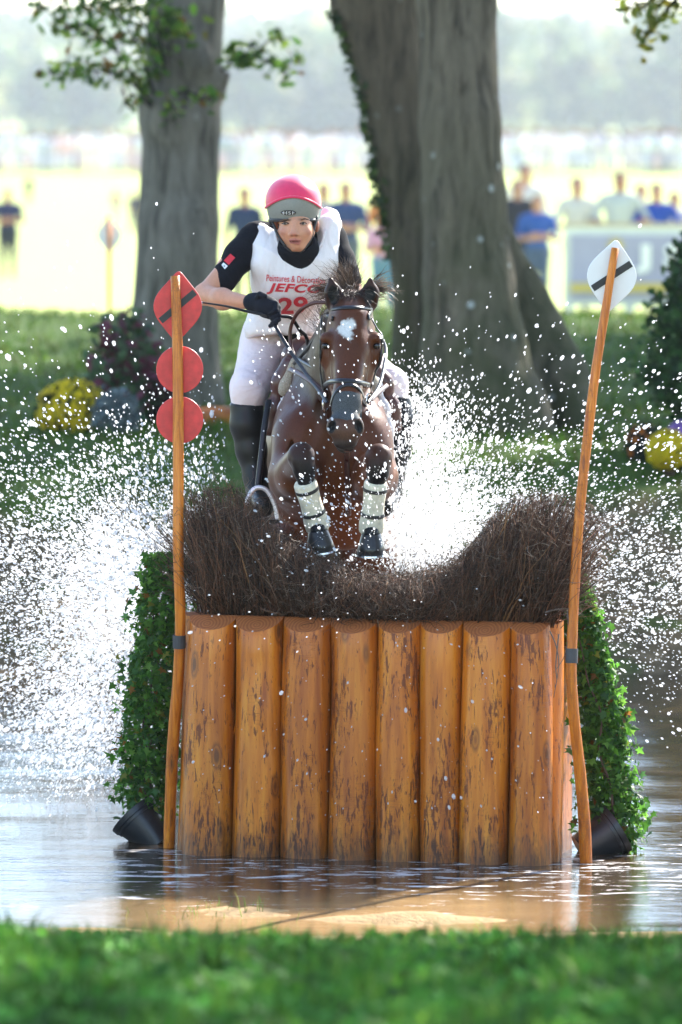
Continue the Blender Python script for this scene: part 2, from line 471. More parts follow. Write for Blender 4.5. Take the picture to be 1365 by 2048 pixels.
def leaves(pos, size, shape, nrm=None, up=None, fold=.12, rand=.7):
    """many leaves as one vertex/triangle array; nrm = facing, up = tip direction"""
    N = len(pos); T = LEAF[shape]; k = len(T)
    r1 = unit(rng.normal(size=(N, 3))); r2 = unit(rng.normal(size=(N, 3)))
    n = r1 if nrm is None else unit(np.asarray(nrm) * (1 - rand) + r1 * rand)
    u = r2 if up is None else unit(np.asarray(up) * (1 - rand) + r2 * rand)
    u = unit(u - n * (u * n).sum(1, keepdims=True)); w = np.cross(u, n)
    size = np.broadcast_to(np.asarray(size, float), (N,))[:, None, None]
    loc = T[None, :, 0, None] * w[:, None, :] + T[None, :, 1, None] * u[:, None, :] - fold * (np.abs(T[None, :, 0, None]) * 2) * n[:, None, :] - fold * (T[None, :, 1, None] ** 2) * n[:, None, :]
    V = np.concatenate([pos[:, None, :] + size * 0, pos[:, None, :] + size * loc], 1).reshape(-1, 3)
    base = np.arange(N)[:, None, None] * (k + 1)
    tri = np.array([(0, 1 + i, 1 + (i + 1) % k) for i in range(k)])[None]
    return V, (base + tri).reshape(-1, 3), k + 1

def leafcol(N, k, pal, jit=.25):
    pal = np.array(pal, float); c = pal[rng.integers(0, len(pal), N)] * (1 + jit * rng.normal(size=(N, 1)))
    return np.repeat(np.clip(c, .003, 1), k, 0)

def blades(pos, h, w, lean=.4):
    N = len(pos); a = rng.uniform(0, 2 * np.pi, N); d = np.stack([np.cos(a), np.sin(a), 0 * a], 1); s = np.stack([-np.sin(a), np.cos(a), 0 * a], 1)
    h = np.broadcast_to(h, (N,))[:, None]; w = np.broadcast_to(w, (N,))[:, None]; L = lean * rng.random((N, 1)) * h
    z = np.array([0, 0, 1.0])
    m = pos + z * h * .6 + d * L * .35; tip = pos + z * h * .95 + d * L
    V = np.stack([pos - s * w / 2, pos + s * w / 2, m + s * w * .45, m - s * w * .45, tip], 1).reshape(-1, 3)
    b = np.arange(N)[:, None, None] * 5
    return V, (b + np.array([(0, 1, 2), (0, 2, 3), (3, 2, 4)])[None]).reshape(-1, 3)

M_LEAF = colmat('leaf', .5, .22, .52, 40, .25, 0)
M_GRASS = colmat('grass_blade', .6, .1, .4, 20, .2, 0)
M_NEEDLE = colmat('needle_foliage', .6, .3, .25, 40, .2, 0)
M_PETAL = colmat('petal', .6, .2, .3, 40, .15, 0)

def scatter(xr, yr, n, zfun=ground_z, dens=None):
    x = rng.uniform(*xr, n); y = rng.uniform(*yr, n)
    if dens is not None:
        kpt = rng.random(n) < dens(x, y); x, y = x[kpt], y[kpt]
    return np.stack([x, y, zfun(x, y)], 1)

# near lawn, out of focus at the bottom of the picture
p = scatter((-2.2, 2.2), (-15.5, -7.4), 52000)
V1, F1 = blades(p - [0, 0, .01], rng.uniform(.025, .08, len(p)) * (1 + .5 * (vnoise(p[:, 0], p[:, 1], .2, 31) > .6)), rng.uniform(.005, .012, len(p)), 1.3)
c1 = np.repeat((.35 + 1.5 * vnoise(p[:, 0], p[:, 1], .22, 21) ** 1.4)[:, None], 5, 0) * leafcol(len(p), 5, [(.05, .15, .014), (.075, .20, .02), (.04, .12, .014), (.12, .22, .025)], .2)
p2 = scatter((-2.2, 2.2), (-15.5, -7.4), 26000, dens=lambda x, y: vnoise(x, y, .35, 9) * 1.1)
V2, F2, k2 = leaves(p2 + np.stack([0 * p2[:, 0], 0 * p2[:, 0], rng.uniform(.015, .05, len(p2))], 1), rng.uniform(.026, .07, len(p2)), 'plain', np.array([0, -.2, 1.0]), None, .15, .45)
c2 = np.repeat((.4 + 1.6 * vnoise(p2[:, 0], p2[:, 1], .16, 22) ** 1.5)[:, None], k2, 0) * leafcol(len(p2), k2, [(.055, .17, .02), (.08, .23, .028), (.045, .14, .02), (.10, .25, .04)], .2)
lawn = mk('lawn_grass', np.concatenate([V1, V2]), np.concatenate([F1, F2 + len(V1)]), M_GRASS, None, False, np.concatenate([c1, c2]))
tag(lawn, 'short clover and grass of the near bank, out of focus', 'grass', kind='stuff')
# grass on the far bank
p = scatter((-5, 5), (10.2, 27), 60000, dens=lambda x, y: np.clip((y - 10.2) * .8 + vnoise(x, y, .5, 4) - .6, 0, 1) * (.35 + .65 * vnoise(x, y, .8, 8)))
V1, F1 = blades(p - [0, 0, .01], rng.uniform(.03, .10, len(p)), rng.uniform(.008, .016, len(p)), 1.0)
bank_grass = mk('bank_grass', V1, F1, M_GRASS, None, False, leafcol(len(p), 5, [(.04, .10, .010), (.06, .13, .012), (.09, .15, .018), (.075, .085, .02)], .25))
tag(bank_grass, 'short green grass on the far bank beneath the trees', 'grass', kind='stuff')
# straggling grass blades at the water's edge
p = np.concatenate([scatter((-1.6, 1.6), (-4.2, -2.3), 1600, dens=lambda x, y: vnoise(x, y, .3, 12) ** 3 * (.15 + np.clip((-2.6 - y), 0, 1))),
                    scatter((-.85, -.3), (-2.5, -1.9), 110)])
V1, F1 = blades(p - [0, 0, .01], rng.uniform(.03, .09, len(p)), rng.uniform(.003, .005, len(p)), 1.2)
tag(mk('shore_grass', V1, F1, M_GRASS, None, False, leafcol(len(p), 5, [(.10, .17, .03), (.20, .22, .06)], .2)), 'sparse grass blades standing in the muddy shallows', 'grass', kind='stuff')

# ------------------------------------------------------------------ trees
def bark_material(name, base, moss=0, lichen=0):
    m, t, b, o = new_mat(name)
    P = coords(t); V = coords(t, (9, 9, 1.3)); v = noise(t, V, 1.4, 8, .65, .6); f = noise(t, coords(t, (22, 22, 6)), 1.2, 5, .6)
    c = ramp(t, v, [(.34, tuple(x * .3 for x in base)), (.5, base), (.72, tuple(x * 1.45 for x in base))])
    c = mixc(t, .35, c, ramp(t, f, [(.3, (.25,) * 3), (.7, (1,) * 3)]), 'MULTIPLY')
    if moss:
        s = node(t, 'ShaderNodeSeparateXYZ'); t.links.new(P, s.inputs[0])
        low = math_(t, 'MULTIPLY', math_(t, 'SUBTRACT', 3.6, s.outputs[2]), .4, True)
        mk_ = math_(t, 'MULTIPLY', ramp(t, noise(t, P, 2.2, 4), [(.32, (0,) * 3), (.55, (1,) * 3)]), math_(t, 'MULTIPLY', low, moss))
        c = mixc(t, mk_, c, (.045, .055, .016))
    if lichen:
        vo = node(t, 'ShaderNodeTexVoronoi'); vo.inputs['Scale'].default_value = 5.5; t.links.new(P, vo.inputs['Vector'])
        li = math_(t, 'MULTIPLY', ramp(t, vo.outputs['Distance'], [(.12, (1,) * 3), (.2, (0,) * 3)]), ramp(t, noise(t, P, 1.7, 3), [(.5, (0,) * 3), (.58, (lichen,) * 3)]))
        c = mixc(t, li, c, (.42, .44, .40))
    t.links.new(c, b.inputs['Base Color']); b.inputs['Roughness'].default_value = .85; b.inputs['Specular IOR Level'].default_value = .2
    bump(t, b, math_(t, 'ADD', v, math_(t, 'MULTIPLY', f, .5)), .9, .05)
    return m

def crown_mesh(ctr, rad, nclump, per, size, pal, shape='tri', sig=.6, gap=.0):
    ctr = np.asarray(ctr, float); rad = np.asarray(rad, float)
    q = unit(rng.normal(size=(nclump, 3))) * (rng.random((nclump, 1)) ** .42)
    cl = ctr + q * rad
    pos = (cl[:, None, :] + rng.normal(size=(nclump, per, 3)) * sig * rng.uniform(.6, 1.3, (nclump, 1, 1))).reshape(-1, 3)
    # leaves along the sun's path left out, shaped to light a strip of bank
    S_ = np.array(SUNV); gp = pos - S_ * ((pos[:, 2:3] - 1.1) / S_[2])
    thin = (gp[:, 0] > .25) & (gp[:, 0] < 2.6) & (gp[:, 1] > 11.7 + .3 * vnoise(gp[:, 0], gp[:, 0] * 0, .5, 2)) & (gp[:, 1] < 12.75 - .3 * vnoise(gp[:, 0], gp[:, 0] * 0, .4, 3))
    pos = pos[~thin]
    V, F, k = leaves(pos, rng.uniform(.7, 1.3, len(pos)) * size, shape, np.array([0, 0, 1.0]), None, .15, .75)
    return V, F, leafcol(len(pos), k, pal, .25), cl

GREEN = [(.05, .085, .018), (.07, .11, .02), (.04, .07, .016), (.10, .12, .02)]
def limbs(mb, base, targets, r0, n=10):
    for tg in targets:
        mid = (np.asarray(base) * .55 + tg * .45) + np.array([0, 0, -.4]) + rng.normal(size=3) * .35
        mb.tube(spline([base, mid, tg], n), np.linspace(r0, .025, n), 7)

# oak on the left
oak = empty('oak_tree', W(350, 805, 42), 'grey-barked oak trunk left of the rider with leafy shoots high up', 'tree')
tb = Body()
o0 = [(348, 1010, .42), (350, 800, .36), (350, 640, .315), (357, 450, .295), (363, 250, .285), (372, 0, .285), (380, -300, .27)]
for (x0, y0, r0), (x1, y1, r1) in zip(o0[:-1], o0[1:]): tb.cap(W(x0, y0, 42), W(x1, y1, 42), r0, r1, .05)
tb.cap(W(285, 195, 41.9), W(310, 230, 42), .03, .10, .12); tb.cap(W(455, 150, 41.9), W(430, 175, 42), .03, .08, .1)
tb.ell(W(340, 240, 41.76), (.12, .08, .14), .15); tb.ell(W(395, 120, 41.76), (.09, .06, .1), .12); tb.ell(W(380, 520, 41.75), (.1, .07, .3), .2)
tb.cap(W(380, -280, 42), W(300, -900, 42.5), .26, .13, .1); tb.cap(W(380, -280, 42), W(500, -850, 41), .24, .12, .1)
trunk = tb.build('trunk', .03, bark_material('oak_bark', (.20, .18, .15), .3, .4), oak)
mb = MB(); crown_c = W(390, -1350, 42.5)
V, F, c, cl = crown_mesh(crown_c, (3.6, 3.6, 2.7), 150, 36, .20, GREEN, 'plain', .45)
limbs(mb, W(350, -600, 42), cl[::9], .09); mb.build('limb', trunk.data.materials[0], oak)
tag(mk('crown', V, F, M_LEAF, oak, False, c), kind='stuff')
def shoots(parent, starts, pal, nleaf, size, spread, shape='oak', name='leafy_shoot', rb=.012):
    """leafy shoots: each a twig with leaves along it"""
    mbx = MB(); P = []
    for pts, n, sp in starts:
        q = spline(pts, 14); mbx.tube(q, np.linspace(rb, .003, 14), 5)
        for i in range(n):
            t = rng.uniform(.12, 1); j = min(int(t * 13), 12); base = q[j] + (q[j + 1] - q[j]) * (t * 13 - j)
            off = rng.normal(size=3) * sp; P.append(base + off)
            if i % 4 == 0: mbx.tube(np.array([base, base + off * .5 + [0, 0, .01], base + off]), [.005, .004, .002], 4, False)
    P = np.array(P)
    V, F, k = leaves(P, rng.uniform(.7, 1.25, len(P)) * size, shape, np.array([0, -.5, .6]), np.array([0, 0, -.4]), .2, .8)
    tw = mbx.build(name, parent.children[0].data.materials[0], parent)
    lf = mk('leaves', V, F, M_LEAF, tw, False, leafcol(len(P), k, pal, .3)); tag(lf, kind='stuff')
    return tw
PO = [(.075, .17, .025), (.12, .24, .03), (.055, .12, .02), (.2, .29, .04)] * 4 + [(.20, .10, .015), (.14, .12, .02)]
T = lambda x, y, d=41.4: W(x, y, d)
shoots(oak, [([T(300, 200, 41.8), T(250, 155), T(170, 140), T(90, 150)], 110, .05), ([T(305, 210, 41.8), T(230, 100), T(150, 60), T(70, 5)], 130, .075),
             ([T(310, 190, 41.8), T(260, 60), T(190, 0), T(110, -50)], 150, .09), ([T(320, 150, 41.7), T(290, 50), T(240, -20), T(230, -80)], 130, .09),
             ([T(305, 215, 41.8), T(270, 190), T(250, 205), T(238, 228)], 14, .03), ([T(330, 220, 41.6), T(340, 205, 41.3), T(348, 225, 41.3), T(352, 245, 41.3)], 14, .05),
             ([T(330, 140, 41.6), T(320, 60, 41.2), T(340, 40, 41.2), T(370, 45, 41.2)], 90, .08), ([T(350, 190, 41.6), T(380, 185, 41.3), T(410, 200, 41.3), T(440, 175, 41.3)], 24, .06)],
       PO, 0, .085, 0)
shoots(oak, [([T(445, 140, 41.8), T(480, 110), T(530, 120), T(600, 125)], 55, .045), ([T(450, 120, 41.8), T(500, 120), T(540, 80), T(585, 75)], 40, .035),
             ([T(455, 110, 41.8), T(470, 100), T(475, 120), T(470, 135)], 18, .045), ([T(530, 120), T(565, 135), T(570, 150), T(560, 170)], 12, .03)], PO, 0, .085, 0)

# twin-stemmed tree on the right
twin = empty('twin_stem_tree', W(930, 890, 39), 'broad twin-stemmed tree trunk with flaring mossy roots behind the horse', 'tree')
tb = Body()
a0 = [(985, 960, .55, 39), (965, 840, .46, 39), (948, 700, .36, 39), (938, 560, .31, 39), (928, 400, .285, 39), (920, 250, .275, 39), (914, 0, .268, 39), (905, -330, .26, 39)]
for (x0, y0, r0, d0), (x1, y1, r1, d1) in zip(a0[:-1], a0[1:]): tb.cap(W(x0, y0, d0), W(x1, y1, d1), r0, r1, .06)
for a, b, ra, rb in (((985, 430, 39.55), (1030, 560, 39.7), .08, .15), ((1030, 560, 39.7), (1075, 650, 39.7), .15, .17), ((1075, 650, 39.7), (1120, 760, 39.6), .17, .22), ((1120, 760, 39.6), (1160, 860, 39.3), .2, .12), ((1040, 600, 39.7), (1060, 860, 39.6), .2, .3),
                     ((890, 740, 38.85), (880, 930, 38.5), .10, .16), ((1000, 780, 38.85), (1040, 940, 38.5), .12, .16)):
    tb.cap(W(*a), W(*b), ra, rb, .05)
for x, y in ((905, 420), (960, 330), (900, 640), (955, 560), (930, 150), (880, 520)):
    tb.ell(W(x, y, 38.8), (.05, .05, .35), .12)
tb.cap(W(905, -320, 39), W(1020, -950, 39.5), .25, .13, .1); tb.cap(W(905, -320, 39), W(860, -950, 38.2), .2, .1, .1)
twin_bark = bark_material('beech_bark', (.155, .128, .088), .9, .9)
trunk = tb.build('trunk', .03, twin_bark, twin)
# the leaning stem, browner and darker
tl_ = Body()
b0 = []
for y_, xl, r_ in ((900, 782, .24), (760, 780, .20), (600, 787, .17), (450, 773, .18), (300, 746, .20), (150, 716, .24), (0, 661, .31), (-300, 590, .30)):
    b0.append((xl + r_ * FPX / 40.15, y_, r_, 40.15))
for (x0, y0, r0, d0), (x1, y1, r1, d1) in zip(b0[:-1], b0[1:]): tl_.cap(W(x0, y0, d0), W(x1, y1, d1), r0, r1, .025)
tl_.cap(W(675, -300, 40.15), W(560, -900, 40), .28, .13, .1)
for x, y in ((735, 120), (770, 260), (800, 420), (812, 560)): tl_.ell(W(x, y, 39.98), (.05, .05, .3), .1)
tl_.build('trunk', .03, bark_material('leaning_stem_bark', (.115, .090, .060), .8, .2), twin)
mb = MB(); V, F, c, cl = crown_mesh(W(820, -1500, 39.5), (4.0, 3.8, 3.0), 170, 36, .20, GREEN, 'plain', .45)
limbs(mb, W(860, -650, 39.2), cl[::9], .09); mb.build('limb', twin_bark, twin)
tag(mk('crown', V, F, M_LEAF, twin, False, c), kind='stuff')
# ivy climbing the left stem's edge
P = []
for _ in range(420):
    y = rng.uniform(20, 520); xl = np.interp(y, [0, 150, 300, 450, 600], [662, 716, 746, 773, 790])
    P.append(W(xl + rng.normal() * 7 - 2, y, 40.15 + rng.normal() * .12 - .02))
P = np.array(P); V, F, k = leaves(P, rng.uniform(.05, .09, len(P)), 'ivy', np.array([-.6, -.6, .3]), None, .1, .6)
tag(mk('ivy', V, F, M_LEAF, twin, False, leafcol(len(P), k, [(.02, .045, .015), (.03, .06, .015), (.07, .12, .02)], .3)), kind='stuff')

# trees beyond the right edge: their shade and one hanging spray of leaves
def shade_tree(name, x, y, h, rad, label, n=120, zc=None, per=40):
    z0 = float(ground_z(x, y)); e = empty(name, (x, y, z0), label, 'tree')
    mbt = MB(); top = np.array([x, y, z0 + h]); mbt.tube(spline([(x, y, z0 - .2), (x + .1, y, z0 + h * .3), (x - .1, y + .1, z0 + h * .7), top], 12), np.linspace(.36, .08, 12), 10)
    tr = mbt.build('trunk', twin_bark, e)
    V, F, c, cl = crown_mesh((x, y, zc or z0 + h * .72), rad, n, per, .24, GREEN, 'plain', .5)
    ml = MB(); limbs(ml, (x, y, z0 + h * .4), cl[::8], .08); ml.build('limb', twin_bark, e)
    tag(mk('crown', V, F, M_LEAF, e, False, c), kind='stuff')
    return e
beech = shade_tree('beech_tree', 10.5, 24.0, 13, (5.6, 8.0, 4.4), 'spreading tree on the far bank, one sunlit leaf spray in the top right corner', 330)
shade_tree('hornbeam_tree', 9.0, 31.0, 19, (4.6, 6.5, 5.0), 'tall leafy tree on the crest of the far bank', 210)
shade_tree('lime_tree', 8.2, -2.0, 11, (3.6, 4.4, 3.6), 'leafy tree on the near bank shading the lawn', 170)
PY_ = [(.16, .20, .02), (.22, .24, .03), (.10, .15, .02), (.28, .24, .03)]
U = lambda x, y: W(x, y, 37)
shoots(beech, [([W(1700, -420, 40), U(1420, -90), U(1340, -20), U(1290, 70)], 70, .075), ([U(1420, -90), U(1330, -40), U(1290, 10), U(1250, 15)], 55, .06), ([U(1400, -60), U(1350, 0), U(1310, 50), U(1275, 95)], 50, .05)], PY_, 0, .085, 0, 'plain', rb=.02)

# far wood in the haze
TV, TF, TC = [], [], []; nv = 0
mbw = MB()
for i in range(330):
    yy = 1330 + 970 * rng.random() ** 1.3; xx = rng.uniform(-330, 330); z0 = float(ground_z(xx, yy)); hh = rng.uniform(22, 34)
    V, F, c, cl = crown_mesh((xx, yy, z0 + hh * .58), (hh * .34, hh * .34, hh * .45), 40, 10, 4.6, [(.10, .14, .05), (.13, .17, .06), (.22, .22, .08), (.09, .13, .06)], 'tri', 3.0)
    TV.append(V); TF.append(F + nv); TC.append(c); nv += len(V)
    q = MB(); q.tube(np.array([(xx, yy, z0 - .3), (xx, yy, z0 + hh * .3), (xx, yy, z0 + hh * .7)]), [.4, .3, .1], 6)
    v = np.concatenate(q.v); f = []
    for a in q.f:
        for j in range(1, len(a) - 1): f.append((a[0], a[j], a[j + 1]))
    TV.append(v); TF.append(np.array(f) + nv); TC.append(np.tile((.07, .06, .05), (len(v), 1))); nv += len(v)
wood = mk('woodland', np.concatenate(TV), np.concatenate(TF), M_LEAF, None, False, np.concatenate(TC)); tag(wood, 'hazy wood beyond the sunlit field', 'wood', kind='stuff')

# far crowd along the field's end
mbc = MB(); CW = [(.75, .72, .72), (.65, .6, .63), (.8, .8, .85), (.5, .48, .55), (.7, .5, .5), (.4, .42, .5), (.75, .68, .65)]
for i in range(620):
    xx = rng.uniform(-30, 30); yy = rng.uniform(205, 225); z0 = float(ground_z(xx, yy)); s = rng.uniform(.88, 1.08); cc = CW[rng.integers(0, len(CW))]; pc = CW[rng.integers(0, len(CW))]
    b = np.array([xx, yy, z0])
    mbc.tube(b + s * np.array([(0, 0, 0), (0, 0, .85)]), [.11, .16], 5, True, pc, .8)
    mbc.tube(b + s * np.array([(0, 0, .85), (0, 0, 1.2), (0, 0, 1.42), (0, 0, 1.5)]), [.18, .2, .22, .08], 6, True, cc, .6)
    mbc.tube(b + s * np.array([(0, 0, 1.48), (0, 0, 1.55), (0, 0, 1.66), (0, 0, 1.74)]), [.05, .09, .1, .04], 5, True, (.35, .22, .16) if i % 3 else (.2, .13, .08))
tag(mbc.build('crowd', colmat('far_clothes', .8, .2, 0, 20, .1, 0), None, True, None, True), 'pale far-off crowd lining the end of the field', 'crowd', kind='stuff')

# ------------------------------------------------------------------ haze
hz = MB().box((0, 1270, 44.5), (2000, 2800, 93))
hm = bpy.data.materials.new('haze'); hm.use_nodes = True; ht = hm.node_tree; ht.nodes.clear()
ho = ht.nodes.new('ShaderNodeOutputMaterial'); pv = ht.nodes.new('ShaderNodeVolumePrincipled')
pv.inputs['Color'].default_value = (.84, .93, 1, 1); pv.inputs['Density'].default_value = .00016; pv.inputs['Anisotropy'].default_value = .35
ht.links.new(pv.outputs[0], ho.inputs['Volume'])
haze = hz.build('haze', hm, None, False); tag(haze, 'bright summer haze over the field', kind='stuff')

# ------------------------------------------------------------------ the log jump
def log_material(name='peeled_log', dark=1.0, streak=1.0, sc_=1.0):
    m, t, b, o = new_mat(name)
    P = coords(t, (1, 1, 1), 'Object', True)
    oi = t.nodes.new('ShaderNodeObjectInfo')
    g = noise(t, coords(t, (14 * sc_, 14 * sc_, 1.1), 'Object', True), 1.5, 6, .6, .3)
    tone = noise(t, coords(t, (5, 5, 1.2), 'Object', True), 1.0, 3)
    base = ramp(t, g, [(.3, (.38 * dark, .082 * dark, .005 * dark)), (.52, (.64 * dark, .182 * dark, .010 * dark)), (.75, (.80 * dark, .30 * dark, .026 * dark))])
    base = mixc(t, .5, base, ramp(t, tone, [(.3, (.62, .55, .5)), (.7, (1.1, 1.1, 1.1))]), 'MULTIPLY')
    lv = ramp(t, oi.outputs['Random'], [(0, (.78, .72, .66)), (.5, (1, 1, 1)), (1, (1.12, 1.16, 1.25))]); base = mixc(t, .8, base, lv, 'MULTIPLY')
    # strips of bark left by the peeling knife
    f1 = noise(t, coords(t, (52 * sc_, 52 * sc_, 9.0), 'Object', True), 1.5, 5, .62, .6)
    area = noise(t, coords(t, (6, 6, 2.2), 'Object', True), 1.2, 3)
    th = math_(t, 'ADD', f1, math_(t, 'MULTIPLY', math_(t, 'SUBTRACT', area, .5), .55))
    bark = math_(t, 'MULTIPLY', ramp(t, th, [(.585, (0,) * 3), (.625, (1,) * 3)]), .85 * streak)
    base = mixc(t, bark, base, (.12, .025, .008))
    f2 = noise(t, coords(t, (70 * sc_, 70 * sc_, 14), 'Object', True), 1.4, 3, .6)
    base = mixc(t, math_(t, 'MULTIPLY', ramp(t, f2, [(.62, (0,) * 3), (.68, (1,) * 3)]), .6 * streak), base, (.14, .04, .012))
    # knots
    vo = node(t, 'ShaderNodeTexVoronoi'); vo.inputs['Scale'].default_value = 1.0; t.links.new(coords(t, (9 * sc_, 9 * sc_, 3.6), 'Object', True), vo.inputs['Vector'])
    sel = node(t, 'ShaderNodeSeparateColor'); t.links.new(vo.outputs['Color'], sel.inputs[0])
    on = math_(t, 'GREATER_THAN', sel.outputs[0], .62)
    kn = math_(t, 'MULTIPLY', ramp(t, vo.outputs['Distance'], [(.08, (1,) * 3), (.15, (.35,) * 3), (.18, (.75,) * 3), (.26, (0,) * 3)]), on)
    base = mixc(t, math_(t, 'MULTIPLY', kn, .85), base, (.075, .02, .008))
    # fine cross cracks
    cr = noise(t, coords(t, (5, 5, 60), 'Object', True), 1.0, 3, .6, 1.0)
    cm = math_(t, 'MULTIPLY', ramp(t, cr, [(.485, (0,) * 3), (.5, (1,) * 3), (.515, (0,) * 3)]), ramp(t, area, [(.5, (0,) * 3), (.62, (.6,) * 3)]))
    base = mixc(t, cm, base, (.12, .035, .012))
    # water stain above the waterline
    s = node(t, 'ShaderNodeSeparateXYZ'); t.links.new(t.nodes.new('ShaderNodeTexCoord').outputs['Object'], s.inputs[0])
    low = math_(t, 'SUBTRACT', 1.0, math_(t, 'MULTIPLY', math_(t, 'ADD', s.outputs[2], math_(t, 'MULTIPLY', math_(t, 'SUBTRACT', f1, .5), -.5)), 6.0), True)
    base = mixc(t, math_(t, 'MULTIPLY', low, .75), base, (.06, .025, .012))
    t.links.new(base, b.inputs['Base Color'])
    t.links.new(ramp(t, bark, [(0, (.34,) * 3), (1, (.55,) * 3)]), b.inputs['Roughness'])
    b.inputs['Coat Weight'].default_value = .1; b.inputs['Coat Roughness'].default_value = .18; b.inputs['Specular IOR Level'].default_value = .35
    bump(t, b, math_(t, 'SUBTRACT', math_(t, 'ADD', g, math_(t, 'MULTIPLY', bark, .5)), math_(t, 'MULTIPLY', cm, .6)), .5, .008)
    return m
def endgrain_material():
    m, t, b, o = new_mat('log_end_grain')
    w = node(t, 'ShaderNodeTexWave', wave_type='RINGS', rings_direction='Z'); w.inputs['Scale'].default_value = 22; w.inputs['Distortion'].default_value = 2.5; w.inputs['Detail'].default_value = 3
    t.links.new(coords(t), w.inputs['Vector']); n = noise(t, coords(t), 40, 5)
    c = ramp(t, w.outputs['Fac'], [(0, (.36, .095, .026)), (1, (.52, .165, .048))])
    t.links.new(mixc(t, .6, c, ramp(t, n, [(.3, (.7,) * 3), (.7, (1,) * 3)]), 'MULTIPLY'), b.inputs['Base Color'])
    b.inputs['Roughness'].default_value = .55; bump(t, b, n, .4, .004)
    return m
M_LOG = log_material('peeled_log', .88); M_END = endgrain_material()

A = G(366, 1699); B = G(1112, 1723)
fx = (B - A)[:2]; FL = np.linalg.norm(fx); fx = np.array([*fx / FL, 0]); fn = np.array([fx[1], -fx[0], 0])   # along, towards viewer
jump = empty('log_jump', (A + B) / 2, 'orange log jump with dark brush top standing in the water', 'jump')
bot = [364, 466, 563, 660, 753, 841, 921, 1018, 1106]; top = [382, 474, 569, 664, 758, 845, 927, 1023, 1100]
def fence_pt(px, up):
    """point on the log front line for a pixel column, at the foot (up=0) or the top (up=1)"""
    py = (1699 + (px - 366) / 746 * 24) if not up else (1229 + (px - 380) / 720 * 17)
    t = (px - CX) / FPX
    # intersect the column with the fence's upright plane through A along fx
    d = (A[1] - CAM[1] - (A[0] - CAM[0]) * fx[1] / fx[0]) / (FWD[1] + 0 - t * fx[1] / fx[0])
    return W(px, py, d)
def make_log(name, cb, ct, rb, rt, seed, n=28, m=16, chamfer=.55, drop=.18):
    """peeled log: slightly wavy, sunk below the water, top sawn off sloping to the front"""
    q = np.random.default_rng(seed); a = np.linspace(0, 2 * np.pi, n, endpoint=False)
    cb = np.asarray(cb, float); ct = np.asarray(ct, float); V = []
    base = cb.copy(); b0 = cb - (ct - cb) * drop
    ph = q.uniform(0, 6.28, 6)
    bump_ = [(q.uniform(.1, .95), q.uniform(0, 6.28), q.uniform(.003, .010)) for _ in range(5)]
    for i in range(m):
        t = i / (m - 1); c = b0 + (ct - b0) * t; c = c + fx * (.004 * math.sin(5 * t + ph[0]))
        r = (rb + (rt - rb) * t) * (1 + .012 * math.sin(9 * t + ph[1]))
        rr = r * (1 + .018 * np.sin(2 * a + ph[2]) + .012 * np.sin(3 * a + ph[3] + 2 * t))
        for (kt, ka, ks) in bump_: rr = rr + ks * np.exp(-((t - kt) / .03) ** 2) * np.exp(-(np.angle(np.exp(1j * (a - ka))) / .3) ** 2)
        ring = c + np.cos(a)[:, None] * fx * rr[:, None] + np.sin(a)[:, None] * fn * rr[:, None]
        if i == m - 1: ring[:, 2] = ct[2] - chamfer * np.maximum(np.sin(a) * rr, 0)
        else: ring[:, 2] = np.minimum(ring[:, 2], ct[2] - chamfer * np.maximum(np.sin(a) * rr, 0) - .004)
        V.append(ring)
    f = [(i * n + j, i * n + (j + 1) % n, (i + 1) * n + (j + 1) % n, (i + 1) * n + j) for i in range(m - 1) for j in range(n)]
    V = np.concatenate(V); k = len(V)
    V = np.vstack([V, V[-n:], ct[None]])      # separate rim so the sawn edge stays crisp
    f += [(k + j, k + (j + 1) % n, k + n) for j in range(n)] + [tuple(range(n))[::-1]]
    o = mk(name, V, f, [M_LOG, M_END], jump, True, None, base)
    mi = np.zeros(len(f), np.int32); mi[-n - 1:-1] = 1; o.data.polygons.foreach_set('material_index', mi)
    sm = np.ones(len(f), bool); sm[-n - 1:-1] = False; o.data.polygons.foreach_set('use_smooth', sm)
    return o
for i in range(8):
    b0, b1 = fence_pt(bot[i], 0), fence_pt(bot[i + 1], 0); t0, t1 = fence_pt(top[i], 1), fence_pt(top[i + 1], 1)
    rb = np.linalg.norm(b1 - b0) / 2; rt = np.linalg.norm(t1 - t0) / 2
    cb = (b0 + b1) / 2; ct = (t0 + t1) / 2; cb[2] = 0
    make_log('log', cb - fn * .0, ct - fn * .0, rb * 1.003, rt * 1.003, 20 + i)
for sgn, pb, pt_, sd in ((-1, 366, 384, 51), (1, 1104, 1104, 52)):       # corner logs turning round the ends
    cb = fence_pt(pb, 0) - fn * .12; ct = fence_pt(pt_, 1) - fn * .12; cb[2] = 0
    make_log('log', cb + fx * (.0 if sgn < 0 else -.065), ct + fx * (.0 if sgn < 0 else -.065), .085 if sgn > 0 else .06, .085 if sgn > 0 else .06, sd, chamfer=.25)
zt = fence_pt(740, 1)[2]
ang = math.atan2(fx[1], fx[0]); ROT = np.array([[math.cos(ang), -math.sin(ang), 0], [math.sin(ang), math.cos(ang), 0], [0, 0, 1]])
mid = (A + B) / 2
MB().box(mid - fn * .30 + [0, 0, zt - .035], (FL - .12, .42, .05), ROT).build('top_board', plain('dark_board', (.06, .04, .025), .8), jump, False)
MB().box(mid - fn * .50 + [0, 0, zt / 2 - .1], (FL - .1, .05, zt), ROT).build('back_board', plain('back_board_wood', (.22, .10, .03), .6), jump, False)
MB().box(mid - fn * .3 + fx * (FL / 2 - .06) + [0, 0, zt / 2 - .12], (.05, .36, zt - .05), ROT).build('side_board', M_LOG, jump, False)
MB().box(mid - fn * .3 - fx * (FL / 2 - .06) + [0, 0, zt / 2 - .12], (.05, .36, zt - .05), ROT).build('side_board', M_LOG, jump, False)

